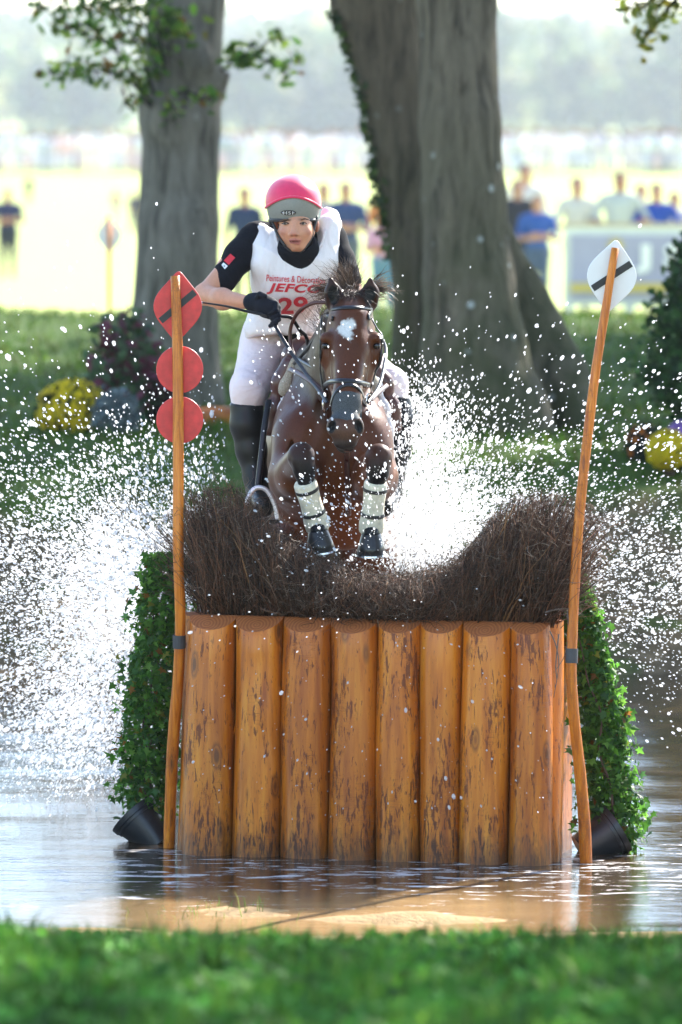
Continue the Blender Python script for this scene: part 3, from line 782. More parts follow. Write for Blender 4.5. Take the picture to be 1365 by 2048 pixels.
def tubes_np(Pth, Rad, n=3):
    """N polylines (N,m,3) with radii (N,m) -> thin tubes"""
    N, m, _ = Pth.shape
    t = np.gradient(Pth, axis=1); t = unit(t)
    ref = np.where(np.abs(t[..., 2:3]) > .9, np.array([1.0, 0, 0]), np.array([0, 0, 1.0]))
    u = unit(np.cross(t, ref)); w = np.cross(t, u)
    a = np.arange(n) * 2 * np.pi / n
    V = Pth[:, :, None, :] + Rad[:, :, None, None] * (np.cos(a)[None, None, :, None] * u[:, :, None, :] + np.sin(a)[None, None, :, None] * w[:, :, None, :])
    idx = np.arange(N * m * n).reshape(N, m, n); nx = np.roll(idx, -1, 2)
    Q = np.stack([idx[:, :-1], nx[:, :-1], nx[:, 1:], idx[:, 1:]], -1).reshape(-1, 4)
    return V.reshape(-1, 3), Q

def twigs(N, curl, rmin, rmax, m=6, whole=True, seed=3):
    q = np.random.default_rng(seed)
    OX = [340, 365, 400, 460, 495, 525, 560, 620, 665, 705, 760, 850, 915, 955, 985, 1020, 1060, 1115, 1165, 1185]
    OY = [1050, 1015, 996, 988, 1006, 1042, 1078, 1118, 1140, 1156, 1164, 1156, 1128, 1086, 1040, 1008, 998, 996, 1008, 1040]
    s = q.random(N); v = q.random(N)
    xb = 408 + 690 * s + q.normal(size=N) * 8; lo = q.random(N)
    xt = 362 + 808 * s + q.normal(size=N) * np.where(lo > .5, 16, 30) + 10 * np.sin(s * 20)
    yo = np.interp(xt, OX, OY)
    reach = 1 - (q.random(N) ** 1.6) * .72           # some twigs end lower down
    yb = 1236 + (xb - 400) * .018
    yt = yb + (yo - yb) * reach * (1 + .03 * q.normal(size=N))
    dep = .02 + .42 * v
    st = np.zeros(N) if whole else q.random(N) * .6
    t = np.linspace(0, 1, m)[None, :]; t = st[:, None] + (1 - st[:, None]) * t
    bulge = .10 * np.sin(np.pi * np.clip(t, 0, 1)) ** 1 * (1 - 1.1 * v)[:, None]
    X = xb[:, None] + (xt - xb)[:, None] * t ** 1.35; Y = yb[:, None] + (yt - yb)[:, None] * t
    sc_px = 455.0
    A_ = fence_pt(682.5, 1)
    P = np.zeros((N, m, 3))
    P[..., 0] = (X - 682.5) / sc_px; P[..., 2] = A_[2] - (Y - 1236.5) / sc_px
    yline = (fence_pt(400, 1)[1] + (X - 400) / 700 * (fence_pt(1100, 1)[1] - fence_pt(400, 1)[1]))
    P[..., 1] = yline + dep[:, None] - bulge - .02 * t
    cid = q.integers(0, 90, N); ct_ = q.normal(size=(90, 3)) * np.array([.055, .04, .03])
    P += ct_[cid][:, None, :] * (np.linspace(0, 1, m)[None, :, None] ** 1.5)
    wob = np.cumsum(q.normal(size=(N, m, 3)), 1) * curl * np.linspace(0, 1, m)[None, :, None]
    P += wob
    zmax = A_[2] - (np.interp(P[..., 0] * sc_px + 682.5, OX, OY) - 1236.5) / sc_px
    P[..., 2] = np.minimum(P[..., 2], zmax + np.abs(q.normal(size=(N, 1))) * .014)
    r = q.uniform(rmin, rmax, N)[:, None] * np.linspace(1, .35, m)[None, :]
    return P, r
def tangle(N, seed):
    """short curling side twigs all over the brush"""
    q = np.random.default_rng(seed); P, r = twigs(N, .012, .0008, .0017, 6, False, seed + 50)
    j = q.integers(1, 6, N); c = P[np.arange(N), j]; c[:, 1] -= q.random(N) * .05
    dr = unit(q.normal(size=(N, 3)) * np.array([1, .7, .8]) + np.array([0, -.2, .1])); n2 = unit(np.cross(dr, q.normal(size=(N, 3))))
    L = q.uniform(.03, .10, N)[:, None, None]; t = np.linspace(0, 1, 6)[None, :, None]; k = q.uniform(-1.6, 1.6, N)[:, None, None]
    P = c[:, None, :] + L * (dr[:, None, :] * t + n2[:, None, :] * k * t * (1 - t) + .12 * np.cumsum(q.normal(size=(N, 6, 3)), 1) * t)
    return P, r
M_TWIG = colmat('twig', .7, .3, 0, 90, .3, 0)
def brush_cols(N, k, seed, pal):
    q = np.random.default_rng(seed); pal = np.array(pal); c = pal[q.integers(0, len(pal), N)] * (1 + .3 * q.normal(size=(N, 1)))
    return np.repeat(np.clip(c, .004, 1), k, 0)
P1, r1 = twigs(9000, .017, .0012, .0028, 7, True, 3); P2_, r2 = tangle(15000, 4); P3, r3 = twigs(750, .014, .0026, .0058, 6, True, 5)
V1, Q1 = tubes_np(P1, r1); V2, Q2 = tubes_np(P2_, r2); V3, Q3 = tubes_np(P3, r3)
PAL = [(.055, .029, .017), (.085, .045, .026), (.033, .018, .011), (.12, .065, .038), (.15, .065, .034)]
cc = np.concatenate([brush_cols(len(P1), 21, 1, PAL), brush_cols(len(P2_), 18, 2, PAL + [(.20, .155, .12), (.14, .095, .066)]), brush_cols(len(P3), 18, 3, PAL + [(.2, .10, .04), (.13, .09, .06)])])
tag(mk('brush', np.concatenate([V1, V2, V3]), np.concatenate([Q1, Q2 + len(V1), Q3 + len(V1) + len(V2)]), M_TWIG, jump, True, cc), 'dark birch brush rising to two humps', kind='stuff')
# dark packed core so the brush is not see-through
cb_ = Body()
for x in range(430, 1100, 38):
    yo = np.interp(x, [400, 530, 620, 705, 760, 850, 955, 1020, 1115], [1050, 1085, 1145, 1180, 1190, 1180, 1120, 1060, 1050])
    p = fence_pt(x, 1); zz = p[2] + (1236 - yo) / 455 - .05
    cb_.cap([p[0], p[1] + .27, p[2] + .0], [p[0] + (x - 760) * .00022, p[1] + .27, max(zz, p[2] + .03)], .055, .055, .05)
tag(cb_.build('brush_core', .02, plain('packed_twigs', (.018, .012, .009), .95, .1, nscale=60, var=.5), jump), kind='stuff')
# wire and stray twigs at the right end
mb = MB()
for pts in ([(1100, 1262), (1112, 1290), (1118, 1330), (1108, 1395)], [(1135, 1222), (1138, 1260), (1130, 1310), (1112, 1340)], [(1118, 1268), (1112, 1330), (1114, 1360), (1110, 1375)], [(1090, 1225), (1115, 1219), (1140, 1218), (1150, 1222)]):
    mb.tube(spline([W(x, y, 24.35) for x, y in pts], 12), np.linspace(.0035, .0015, 12), 5)
mb.build('stray_twig', plain('stray_twig_bark', (.12, .09, .07), .8), jump)

# ------------------------------------------------------------------ flag poles
M_POLE = log_material('pole_wood', 1.0, .45, 3.0)
def pole(name, pts, rads, label):
    P = spline([W(*p) for p in pts], 40); e = empty(name, P[-1], label, 'flag pole')
    P = np.vstack([P, P[-1] + (P[-1] - P[-2]) / np.linalg.norm(P[-1] - P[-2]) * .2])
    r = np.interp(np.linspace(0, 1, len(P)), np.linspace(0, 1, len(rads)), rads)
    r = r * (1 + .035 * np.sin(np.arange(len(P)) * 1.9) * np.sin(np.arange(len(P)) * .53))
    MB().tube(P, r, 14).build('post', M_POLE, e, origin=P[-1])
    return e, P
def flag_outline(a=.139, b=.163, f=.47, g=.12, n=9):
    C = [(0, b), (a, 0), (0, -b), (-a, 0)]; out = []
    for i in range(4):
        c = np.array(C[i]); p = np.array(C[i - 1]); q = np.array(C[(i + 1) % 4]); fr = g if i % 2 == 0 else f
        s0 = c + (p - c) * fr; s1 = c + (q - c) * fr
        for t in np.linspace(0, 1, n): out.append((1 - t) ** 2 * s0 + 2 * t * (1 - t) * c + t * t * s1)
    return [tuple(o) for o in out]
M_RED = plain('red_paint', (.62, .035, .035), .42, .5, nscale=22, var=.2); M_WHITE = plain('white_paint', (.80, .80, .80), .4, .5, nscale=10, var=.04)
M_BLACK = plain('black_tape', (.025, .025, .027), .5); M_RUB = plain('grey_rubber', (.05, .05, .055), .6)
def flag_panel(e, ctr, roll, mat, name, stripe_deg, pd=.012):
    ux = np.array([math.cos(roll), 0, math.sin(roll)]); uy = np.array([-math.sin(roll), 0, math.cos(roll)])
    p = MB().prism(flag_outline(), ctr, ux, uy, pd).build(name, mat, e, False, origin=ctr)
    bv = p.modifiers.new('bevel', 'BEVEL'); bv.width = .0025; bv.segments = 2; bv.limit_method = 'ANGLE'
    s = math.radians(stripe_deg); sx = np.array([math.cos(s), 0, math.sin(s)]); sy = np.array([-math.sin(s), 0, math.cos(s)])
    L = .098
    MB().prism([(-L, -.0145), (L, -.0145), (L, .0145), (-L, .0145)], ctr + np.array([0, -pd / 2 - .001, 0]), sx, sy, .003).build('stripe', M_BLACK, p, False)
    return p
pl, PP = pole('flag_pole', [(351, 552, 24.86), (356, 720, 24.86), (357, 900, 24.86), (357, 1100, 24.86), (361, 1230, 24.88), (358, 1340, 24.92), (347, 1480, 24.97), (342, 1590, 25.02), (339, 1690, 25.06)],
              [.0205, .0235, .024, .0235, .0235, .025, .0265, .026, .027], 'knotty wooden pole with red flag and two red discs at left end of jump')
flag_panel(pl, W(356, 613, 24.90), R(-2), M_RED, 'red_flag', 40)
for y in (739, 840):
    ctr = W(360, y, 24.90)
    q = MB().prism([(.103 * math.cos(a), .103 * math.sin(a)) for a in np.linspace(0, 2 * np.pi, 48, endpoint=False)], ctr, np.array([1.0, 0, 0]), np.array([0, 0, 1.0]), .012).build('red_disc', M_RED, pl, False, origin=ctr)
    bv = q.modifiers.new('bevel', 'BEVEL'); bv.width = .0025; bv.segments = 2; bv.limit_method = 'ANGLE'
MB().tube([W(359, 1270, 24.89), W(359, 1296, 24.90)], [.0285, .0285], 14).build('bracket', M_RUB, pl, False)
pr, PP = pole('flag_pole', [(1231, 496, 24.36), (1213, 610, 24.36), (1192, 740, 24.36), (1176, 870, 24.36), (1162, 1000, 24.36), (1152, 1130, 24.36), (1146, 1250, 24.36), (1143, 1340, 24.36), (1148, 1430, 24.38), (1160, 1540, 24.42), (1169, 1640, 24.46), (1172, 1716, 24.5)],
              [.0165, .0185, .020, .021, .0215, .022, .0225, .023, .0235, .025, .0265, .028], 'leaning bent wooden pole with white flag at right end of jump')
flag_panel(pr, W(1224, 552, 24.40), R(-7), M_WHITE, 'white_flag', 33)
MB().tube([W(1144, 1297, 24.36), W(1143, 1326, 24.36)], [.027, .027], 14).build('bracket', M_RUB, pr, False)

# ------------------------------------------------------------------ potted climbers leaning against the jump's ends
M_POT = plain('black_plastic', (.018, .019, .021), .33, .5, nscale=50, var=.2)
M_STEM = plain('woody_stem', (.09, .055, .035), .8)
def pot(e, base, axis, h=.19, r0=.075, r1=.108):
    axis = unit(np.asarray(axis, float)); prof = [(0, r0 * .2), (0, r0), (.02, r0 * 1.02), (h * .78, r1 * .95), (h * .78, r1 * 1.0), (h * .86, r1 * 1.02), (h * .87, r1 * 1.07), (h, r1 * 1.10), (h, r1 * 1.02), (h * .8, r1 * .93)]
    pts = np.array([np.asarray(base) + axis * a for a, _ in prof]); n = 32
    ref = np.array([0, 1.0, 0]); u = unit(np.cross(axis, ref)); w = np.cross(axis, u); a = np.linspace(0, 2 * np.pi, n, endpoint=False)
    V = np.concatenate([pts[i] + prof[i][1] * (np.cos(a)[:, None] * u + np.sin(a)[:, None] * w) for i in range(len(prof))]); m = len(prof)
    f = [(i * n + j, i * n + (j + 1) % n, (i + 1) * n + (j + 1) % n, (i + 1) * n + j) for i in range(m - 1) for j in range(n)] + [tuple(range(n))[::-1]]
    o = mk('pot', V, f, M_POT, e, True)
    c = pts[6]; soil = np.vstack([c - axis * .02 + r1 * .95 * (np.cos(a)[:, None] * u + np.sin(a)[:, None] * w), (c - axis * .01)[None]])
    mk('soil', soil, [(j, (j + 1) % n, n) for j in range(n)], plain('potting_soil', (.03, .02, .014), .95, nscale=80), e, True)
    es = o.modifiers.new('edge', 'EDGE_SPLIT'); es.split_angle = R(35)
def climber(e, spine, halfw, n, d, seed):
    q = np.random.default_rng(seed); ys = [s[1] for s in spine]; xs = [s[0] for s in spine]
    o = np.argsort(ys); ys = np.array(ys)[o]; xs = np.array(xs)[o]; hw = np.array(halfw)[o]
    y = q.uniform(ys[0], ys[-1], n); x0 = np.interp(y, ys, xs); h = np.interp(y, ys, hw) * (1 + .6 * (vnoise(y, np.sign(np.sin(y * 7.3)) * 50 + seed, 30, seed) - .5))
    a = q.uniform(0, 2 * np.pi, n); rr = np.sqrt(q.random(n)) * .35 + .65 * q.random(n) ** .35
    x = x0 + np.cos(a) * rr * h + q.normal(size=n) * 3; dy = np.sin(a) * rr * h * .8 / 455
    stray = q.random(n) < .035; x = np.where(stray, x0 + np.sign(np.cos(a)) * h * q.uniform(1.0, 1.25, n), x)
    P = np.array([W(x[i], y[i], d + dy[i]) for i in range(n)])
    out = np.stack([np.cos(a) * .7, np.sin(a) * .7, 0 * a + .45], 1)
    V, F, k = leaves(P, q.uniform(.020, .056, n), 'ivy', out, np.array([0, -.3, -.8]), .18, .5)
    tag(mk('foliage', V, F, M_LEAF, e, False, leafcol(n, k, [(.065, .18, .022), (.095, .24, .03), (.05, .13, .02), (.14, .29, .045), (.07, .17, .05)] * 8 + [(.2, .2, .03), (.2, .09, .02)], .25)), kind='stuff')
    mbs = MB()
    for j in range(5):
        off = q.normal(size=2) * np.array([14, .05]); path = [W(np.interp(yy, ys, xs) + off[0] * (1 - (yy - ys[0]) / (ys[-1] - ys[0])) + q.normal() * 6, yy, d + off[1]) for yy in np.linspace(ys[-1], ys[0] + 15, 9)]
        mbs.tube(spline(path, 30), np.linspace(.008, .002, 30), 5)
    mbs.build('stem', M_STEM, e)
b = W(322, 1690, 25.25)
pt1 = empty('potted_climber', b, 'green climber in a tipped black pot behind the red-flag pole', 'potted plant')
pot(pt1, b, (-.42, .15, .45)); climber(pt1, [(300, 1640), (296, 1560), (298, 1450), (308, 1330), (322, 1220), (326, 1108)], [48, 66, 60, 54, 50, 36], 3500, 25.3, 5)
tag(pt1.children[-2], kind='stuff')
b = W(1162, 1702, 24.85)
pt2 = empty('potted_climber', b, 'green climber in a tipped black pot beside the white-flag pole', 'potted plant')
pot(pt2, b, (.62, .12, .38)); climber(pt2, [(1232, 1700), (1228, 1620), (1212, 1520), (1204, 1420), (1182, 1320), (1160, 1230), (1150, 1150)], [52, 58, 54, 47, 42, 38, 24], 3700, 24.9, 6)
tag(pt2.children[-2], kind='stuff')

# ------------------------------------------------------------------ horse
BAY = (.088, .025, .008); BAYD = (.034, .011, .0055); BLK = (.008, .008, .010); TAN = (.21, .085, .035); RED = (.15, .044, .013)
def coat_material():
    m, t, b, o = new_mat('horse_coat')
    a = t.nodes.new('ShaderNodeVertexColor'); a.layer_name = 'col'
    P = coords(t); n = noise(t, P, 5, 4); f = noise(t, coords(t, (1, 1, .35)), 220, 3)
    c = mixc(t, .55, a.outputs[0], ramp(t, n, [(.3, (.62,) * 3), (.7, (1.3,) * 3)]), 'MULTIPLY')
    t.links.new(mixc(t, .4, c, ramp(t, f, [(.3, (.6,) * 3), (.7, (1.3,) * 3)]), 'MULTIPLY'), b.inputs['Base Color'])
    t.links.new(ramp(t, n, [(.3, (.34,) * 3), (.7, (.5,) * 3)]), b.inputs['Roughness']); b.inputs['Specular IOR Level'].default_value = .2
    b.inputs['Sheen Weight'].default_value = .0; b.inputs['Sheen Roughness'].default_value = .4
    bump(t, b, math_(t, 'ADD', math_(t, 'MULTIPLY', f, .25), noise(t, P, 26, 3)), .22, .008)
    return m
M_COAT = coat_material()
hb = Body(); X1 = (1, 0, 0)
# trunk, rising towards the viewer
hb.ell(W(664, 868, 25.78), (.225, .30, .28), .08, BAY)
hb.cap(W(660, 880, 25.9), W(655, 915, 26.5), .25, .28, .12, BAY); hb.cap(W(655, 915, 26.5), W(648, 965, 27.25), .285, .26, .14, BAY)
hb.ell(W(648, 960, 27.35), (.26, .30, .27), .12, BAY)
hb.ell(W(632, 745, 26.05), (.085, .28, .14), .08, BAYD)
hb.cap(W(690, 945, 25.62), W(688, 1035, 25.9), .14, .15, .1, RED)
for sx in (-1, 1):                                                  # breast muscles and shoulders
    hb.ell(W(666 + sx * 52, 880, 25.56), (.115, .12, .16), .07, BAY)
    hb.ell(W(661 + sx * 67, 880, 25.75), (.095, .20, .21), .06, BAY)
# neck
hb.cap(W(655, 800, 25.75), W(682, 690, 25.38), .185, .12, .08, BAYD, (X1, 1.3)); hb.cap(W(634, 745, 25.95), W(698, 608, 25.26), .115, .07, .10, BAYD, (X1, 1.2))
hb.cap(W(665, 835, 25.62), W(690, 745, 25.3), .14, .10, .07, BAYD, (X1, 1.25))
# head
hb.ell(W(702, 650, 25.13), (.104, .12, .125), .05, BAY); hb.ell(W(703, 607, 25.16), (.078, .09, .06), .05, BAYD)
hb.cap(W(703, 640, 25.04), W(702, 700, 25.0), .075, .082, .04, BAY); hb.cap(W(702, 700, 25.0), W(695, 800, 24.85), .080, .054, .04, BAY)
hb.cap(W(701, 690, 25.12), W(699, 745, 25.06), .108, .098, .05, BAY); hb.cap(W(699, 745, 25.06), W(693, 815, 24.93), .092, .058, .05, RED)
hb.cap(W(693, 800, 24.88), W(692, 858, 24.80), .058, .058, .04, (.12, .045, .02))
for sx, x in ((-1, 653), (1, 752)):
    hb.ell(W(x, 676, 25.02), (.030, .045, .026), .03, BAY); hb.ell(W(x + sx * 1, 710, 25.06), (.03, .05, .05), .04, BAY)
    hb.ell(W(x + sx * 2, 692, 24.985), (.013, .016, .011), .008, BLK, op='-')
hb.ell(W(692, 866, 24.80), (.062, .058, .062), .03, (.055, .028, .02)); hb.ell(W(691, 888, 24.79), (.047, .045, .026), .02, BLK); hb.ell(W(691, 893, 24.85), (.04, .04, .03), .02, BLK)
for sx in (-1, 1):
    hb.ell(W(691 + sx * 25, 850, 24.775), (.026, .034, .042), .022, (.085, .055, .045), rot=np.array(Matrix.Rotation(sx * R(-16), 3, 'Y')))
    hb.ell(W(691 + sx * 28, 855, 24.735), (.0145, .035, .034), .008, BLK, rot=np.array(Matrix.Rotation(sx * R(-20), 3, 'Y')), op='-')
# ears: forward-facing cups
for sx, xb, xt in ((-1, 667, 662), (1, 741, 741)):
    hb.cap(W(xb, 606, 25.15), W(xb, 585, 25.13), .034, .040, .02, BAYD); hb.cap(W(xb, 585, 25.13), W(xt, 560, 25.11), .040, .012, .012, BAYD)
    hb.cap(W(xb, 600, 25.09), W(xb, 583, 25.075), .022, .031, .008, BLK, op='-'); hb.cap(W(xb, 583, 25.075), W(xt, 565, 25.07), .031, .010, .008, BLK, op='-')
# forelegs folded over the brush
KN = {-1: dict(sh=(598, 880, 25.62), el=(588, 955, 25.50), kn=(603, 912, 25.0), k2=(609, 940, 24.99), cn=(616, 985, 25.03), ft=(632, 1040, 25.09), pa=(637, 1062, 25.06), ho=(637, 1085, 25.0)),
      1: dict(sh=(732, 880, 25.62), el=(746, 955, 25.50), kn=(758, 915, 25.0), k2=(756, 945, 24.99), cn=(750, 985, 25.03), ft=(744, 1045, 25.08), pa=(743, 1068, 25.05), ho=(745, 1090, 24.99))}
for sx, q in KN.items():
    hb.cap(W(*q['sh']), W(*q['el']), .115, .105, .07, BAY); hb.cap(W(*q['el']), W(*q['kn']), .105, .056, .05, BAY if sx < 0 else RED)
    hb.ell(W(q['el'][0] - 3 * sx, q['el'][1] + 8, 25.33), (.07, .11, .07), .06, RED)
    hb.ell(W(*q['kn']), (.052, .055, .056), .02, BLK); hb.cap(W(*q['kn']), W(*q['k2']), .051, .047, .02, BLK); hb.ell(W(q['kn'][0], q['kn'][1] + 14, 24.955), (.036, .02, .034), .02, BLK)
    hb.cap(W(*q['k2']), W(*q['cn']), .045, .031, .02, BLK); hb.cap(W(*q['cn']), W(*q['ft']), .031, .034, .02, BLK); hb.cap(W(*q['ft']), W(*q['pa']), .036, .034, .02, BLK)
# hind quarters pushing off from the water
for sx in (-1, 1):
    ox = .02
    hb.cap((sx * .17 + ox - .08, 2.35, 1.35), (sx * .19 + ox - .08, 1.95, 1.13), .17, .125, .1, BAY); hb.cap((sx * .19 - .06, 1.95, 1.13), (sx * .17 - .06, 2.62, .66), .12, .055, .06, BAY)
    hb.cap((sx * .17 - .06, 2.62, .66), (sx * .16 - .06, 2.60, .58), .058, .05, .03, BAYD); hb.cap((sx * .16 - .06, 2.60, .58), (sx * .16 - .06, 2.42, .20), .042, .036, .03, BLK)
    hb.cap((sx * .16 - .06, 2.42, .20), (sx * .16 - .06, 2.34, .08), .04, .036, .02, BLK)
for a, c_, r_ in (((692, 905, 25.40), (693, 985, 25.47), .012), ((650, 800, 25.44), (612, 905, 25.42), .010), ((715, 815, 25.42), (742, 905, 25.44), .010), ((600, 850, 25.5), (575, 930, 25.45), .008)):
    hb.cap(W(*a), W(*c_), r_, r_, .045, op='-')
for x0, y0, x1, y1, dd in ((705, 710, 698, 780, 24.905), (690, 712, 690, 775, 24.905), (668, 720, 664, 775, 24.97), (735, 720, 732, 775, 24.97)):   # veins and bone of the face
    hb.cap(W(x0, y0, dd + .012), W(x1, y1, dd - .03), .006, .005, .012, BAY)
horse = empty('horse', W(660, 1240, 26.2), 'bay horse with white star leaping over the brush towards the viewer', 'horse')
STAR = np.array([(683, 643), (705, 636), (712, 645), (706, 662), (702, 679), (695, 676), (685, 669), (675, 662)], float)
def in_poly(x, y, poly):
    r = np.zeros(len(x), bool); n = len(poly)
    for i in range(n):
        x0, y0 = poly[i]; x1, y1 = poly[(i + 1) % n]
        cnd = ((y0 > y) != (y1 > y)) & (x < (x1 - x0) * (y - y0) / (y1 - y0 + 1e-9) + x0); r ^= cnd
    return r
def coat_paint(V, c):
    c = c.copy()
    sx = 682.5 + V[:, 0] * 455; sz = 330 + (3 - V[:, 2]) * 455
    jit = (vnoise(sx, sz, 4, 3) - .5) * 7
    head = V[:, 1] < .12
    w_ = np.zeros(len(V))
    for k in range(12):
        a_ = k * 2.399; r_ = 3.2 * math.sqrt((k + .5) / 12); w_ += in_poly(sx + jit + r_ * math.cos(a_), sz + jit + r_ * math.sin(a_), STAR) / 12
    w_ = (w_ * (head & (sz < 720)))[:, None]; c = c * (1 - w_) + np.array([.70, .68, .65]) * w_
    return c
V, Q = hb.mesh(.0065, 2); cols = coat_paint(V, hb.colors(V, .011))
hbody = mk('body', V, Q, M_COAT, horse, True, cols)
hbvh = BVHTree.FromPolygons([Vector(v) for v in V], [tuple(int(i) for i in f) for f in Q])
def onto(bvh, px, py, off=.004, d=25.0):
    v = Vector(W(px, py, 20.0)); dr = Vector(W(px, py, 25.0) - CAM).normalized()
    h = bvh.ray_cast(v, dr, 12)
    if h[0] is None:
        h = bvh.find_nearest(Vector(W(px, py, d)))
    nn = h[1] if h[1].dot(dr) < 0 or True else -h[1]
    if nn.dot(dr) > .2: nn = -nn
    return np.array(h[0] + nn * off), np.array(nn)
def strap(mb, bvh, pts, width, d=25.0, n=24, off=.003, thick=.005):
    q = spline([(*p, 0) for p in pts], n); r = [onto(bvh, a[0], a[1], off, d) for a in q]
    P = np.array([x[0] for x in r]); N = np.array([x[1] for x in r])
    for _ in range(2): P[1:-1] = (P[:-2] + 2 * P[1:-1] + P[2:]) / 4; N[1:-1] = unit(N[:-2] + N[1:-1] + N[2:])
    mb.ribbon(P, N, width, thick); return mb

M_EYE = plain('horse_eye', (.012, .008, .006), .06, .6, bstr=0)
for x in (652, 754):
    e = Body(); e.ell(W(x, 692, 25.0), (.017, .017, .015), .005, (.01, .007, .006)); e.build('eye', .003, M_EYE, horse)
M_HAIR = colmat('horse_hair', .45, .5, .25, 100, .3, 0)
def strands(roots, dirs, L, r=.0016, m=7, grav=.0, curl=.012, pal=None, seed=1):
    q = np.random.default_rng(seed); N = len(roots); t = np.linspace(0, 1, m)[None, :, None]
    P = roots[:, None, :] + dirs[:, None, :] * L[:, None, None] * t + np.array([0, 0, -1.0]) * grav * (L[:, None, None] * t ** 2)
    P = P + np.cumsum(q.normal(size=(N, m, 3)), 1) * curl * t
    rr = r * np.linspace(1, .25, m)[None, :] * q.uniform(.6, 1.4, (N, 1))
    V, F = tubes_np(P, rr); pal = np.array(pal); c = pal[q.integers(0, len(pal), N)] * (1 + .25 * q.normal(size=(N, 1)))
    return V, F, np.repeat(np.clip(c, .004, 1), m * 3, 0)
def hair(name, parent, parts):
    nv = 0; A_, B_, C_ = [], [], []
    for V, F, c in parts: A_.append(V); B_.append(F + nv); C_.append(c); nv += len(V)
    return tag(mk(name, np.concatenate(A_), np.concatenate(B_), M_HAIR, parent, True, np.concatenate(C_)), kind='stuff')
HP = [(.03, .018, .013), (.05, .03, .02), (.09, .05, .03), (.13, .075, .045)]
n = 1500; s = rng.random(n)
rt = np.array([W(np.interp(a, [0, 1], [700, 655]) + rng.normal() * 7, np.interp(a, [0, 1], [588, 690]), np.interp(a, [0, 1], [25.22, 25.75])) for a in s])
dr = unit(np.stack([np.where(rng.random(n) < .35, .25, -.18) + .28 * rng.normal(size=n) * .8, .25 + .2 * rng.normal(size=n), 1.0 + .25 * rng.normal(size=n)], 1))
mane = strands(rt, dr, rng.uniform(.09, .24, n), .0012, 7, .25, .008, HP + [(.2, .12, .08), (.26, .17, .12)], 2)  # palest tones paint sunlit hair into the strand colours
n = 150
rt = np.array([W(703 + rng.normal() * 13, 592 + rng.normal() * 6, 25.1) for _ in range(n)]); dr = unit(np.stack([.5 * rng.normal(size=n), -.45 + .3 * rng.normal(size=n), .3 + .5 * rng.normal(size=n)], 1))
fore = strands(rt, dr, rng.uniform(.05, .11, n), .0018, 6, .7, .006, HP[:2], 3)
def tuft(x, y, d, dx, dz, n, seed, L=(.04, .10)):
    q = np.random.default_rng(seed); rt = np.array([W(x + q.normal() * 5, y + q.normal() * 8, d) for _ in range(n)])
    return strands(rt, unit(np.stack([dx + .25 * q.normal(size=n), .2 * q.normal(size=n), dz + .25 * q.normal(size=n)], 1)), q.uniform(*L, n), .0014, 6, .25, .005, [(.16, .09, .05), (.2, .12, .08), (.08, .045, .03)], seed)
hair('mane', horse, [mane, tuft(752, 580, 25.2, 1.0, .25, 90, 8), tuft(752, 570, 25.25, .8, .6, 40, 10, (.05, .12)), tuft(655, 578, 25.2, -1.0, .15, 80, 9), tuft(700, 580, 25.2, -.3, 1, 120, 11, (.08, .2))])
hair('forelock', horse, [fore])
n = 400; rt = np.array([(-.07 + rng.normal() * .02, 2.66 + rng.normal() * .02, 1.55 + rng.normal() * .02) for _ in range(n)])
hair('tail', horse, [strands(rt, unit(np.stack([.12 * rng.normal(size=n), .6 + .12 * rng.normal(size=n), -.35 + .2 * rng.normal(size=n)], 1)), rng.uniform(.5, .9, n), .0022, 9, .55, .01, HP[:2], 5)])
M_HOOF = plain('hoof_horn', (.02, .018, .017), .3, .5, nscale=40); M_STEEL = plain('shoe_steel', (.55, .55, .56), .25, .5, 1.0, bstr=.1)
def hoof(ctr, axis, front, r0=.046, r1=.064, h=.075):
    """hoof as a truncated cone with a flat toe and a steel shoe beneath; axis points down to the sole"""
    axis = unit(np.asarray(axis, float)); front = np.asarray(front, float); front = unit(front - axis * (front @ axis)); side = np.cross(axis, front)
    n = 26; a = np.linspace(0, 2 * np.pi, n, endpoint=False); V = []; prof = [(-.012, r0 * .9), (0, r0), (h * .5, (r0 + r1) / 2 * 1.02), (h, r1), (h + .001, r1 * .5)]
    for (z, r) in prof: V.append(np.asarray(ctr) + axis * z + (np.cos(a) * r * 1.08)[:, None] * front + (np.sin(a) * r)[:, None] * side + front * z * .28)
    m = len(prof); f = [(i * n + j, i * n + (j + 1) % n, (i + 1) * n + (j + 1) % n, (i + 1) * n + j) for i in range(m - 1) for j in range(n)] + [tuple((m - 1) * n + j for j in range(n))]
    ho = mk('hoof', np.concatenate(V), f, M_HOOF, horse, True)
    c = np.asarray(ctr) + axis * (h + .005) + front * h * .28; aa = np.linspace(-2.5, 2.5, 26)
    P = c + (np.cos(aa) * r1 * 1.02)[:, None] * front + (np.sin(aa) * r1 * .98)[:, None] * side
    MB().ribbon(P, np.tile(-axis, (26, 1)), .020, .008).build('shoe', M_STEEL, ho, False)
for sx, q in KN.items():
    a = unit(np.asarray(W(*q['ho']) - W(*q['ft']))); hoof(W(*q['pa']) + a * .012, a * np.array([1, .2, 1]) + np.array([0, .25, 0]), (0.12 * -sx, -1, 0))
for sx in (-1, 1): hoof((sx * .16 - .06, 2.32, .05), (0, -.3, -1), (0, -1, 0))

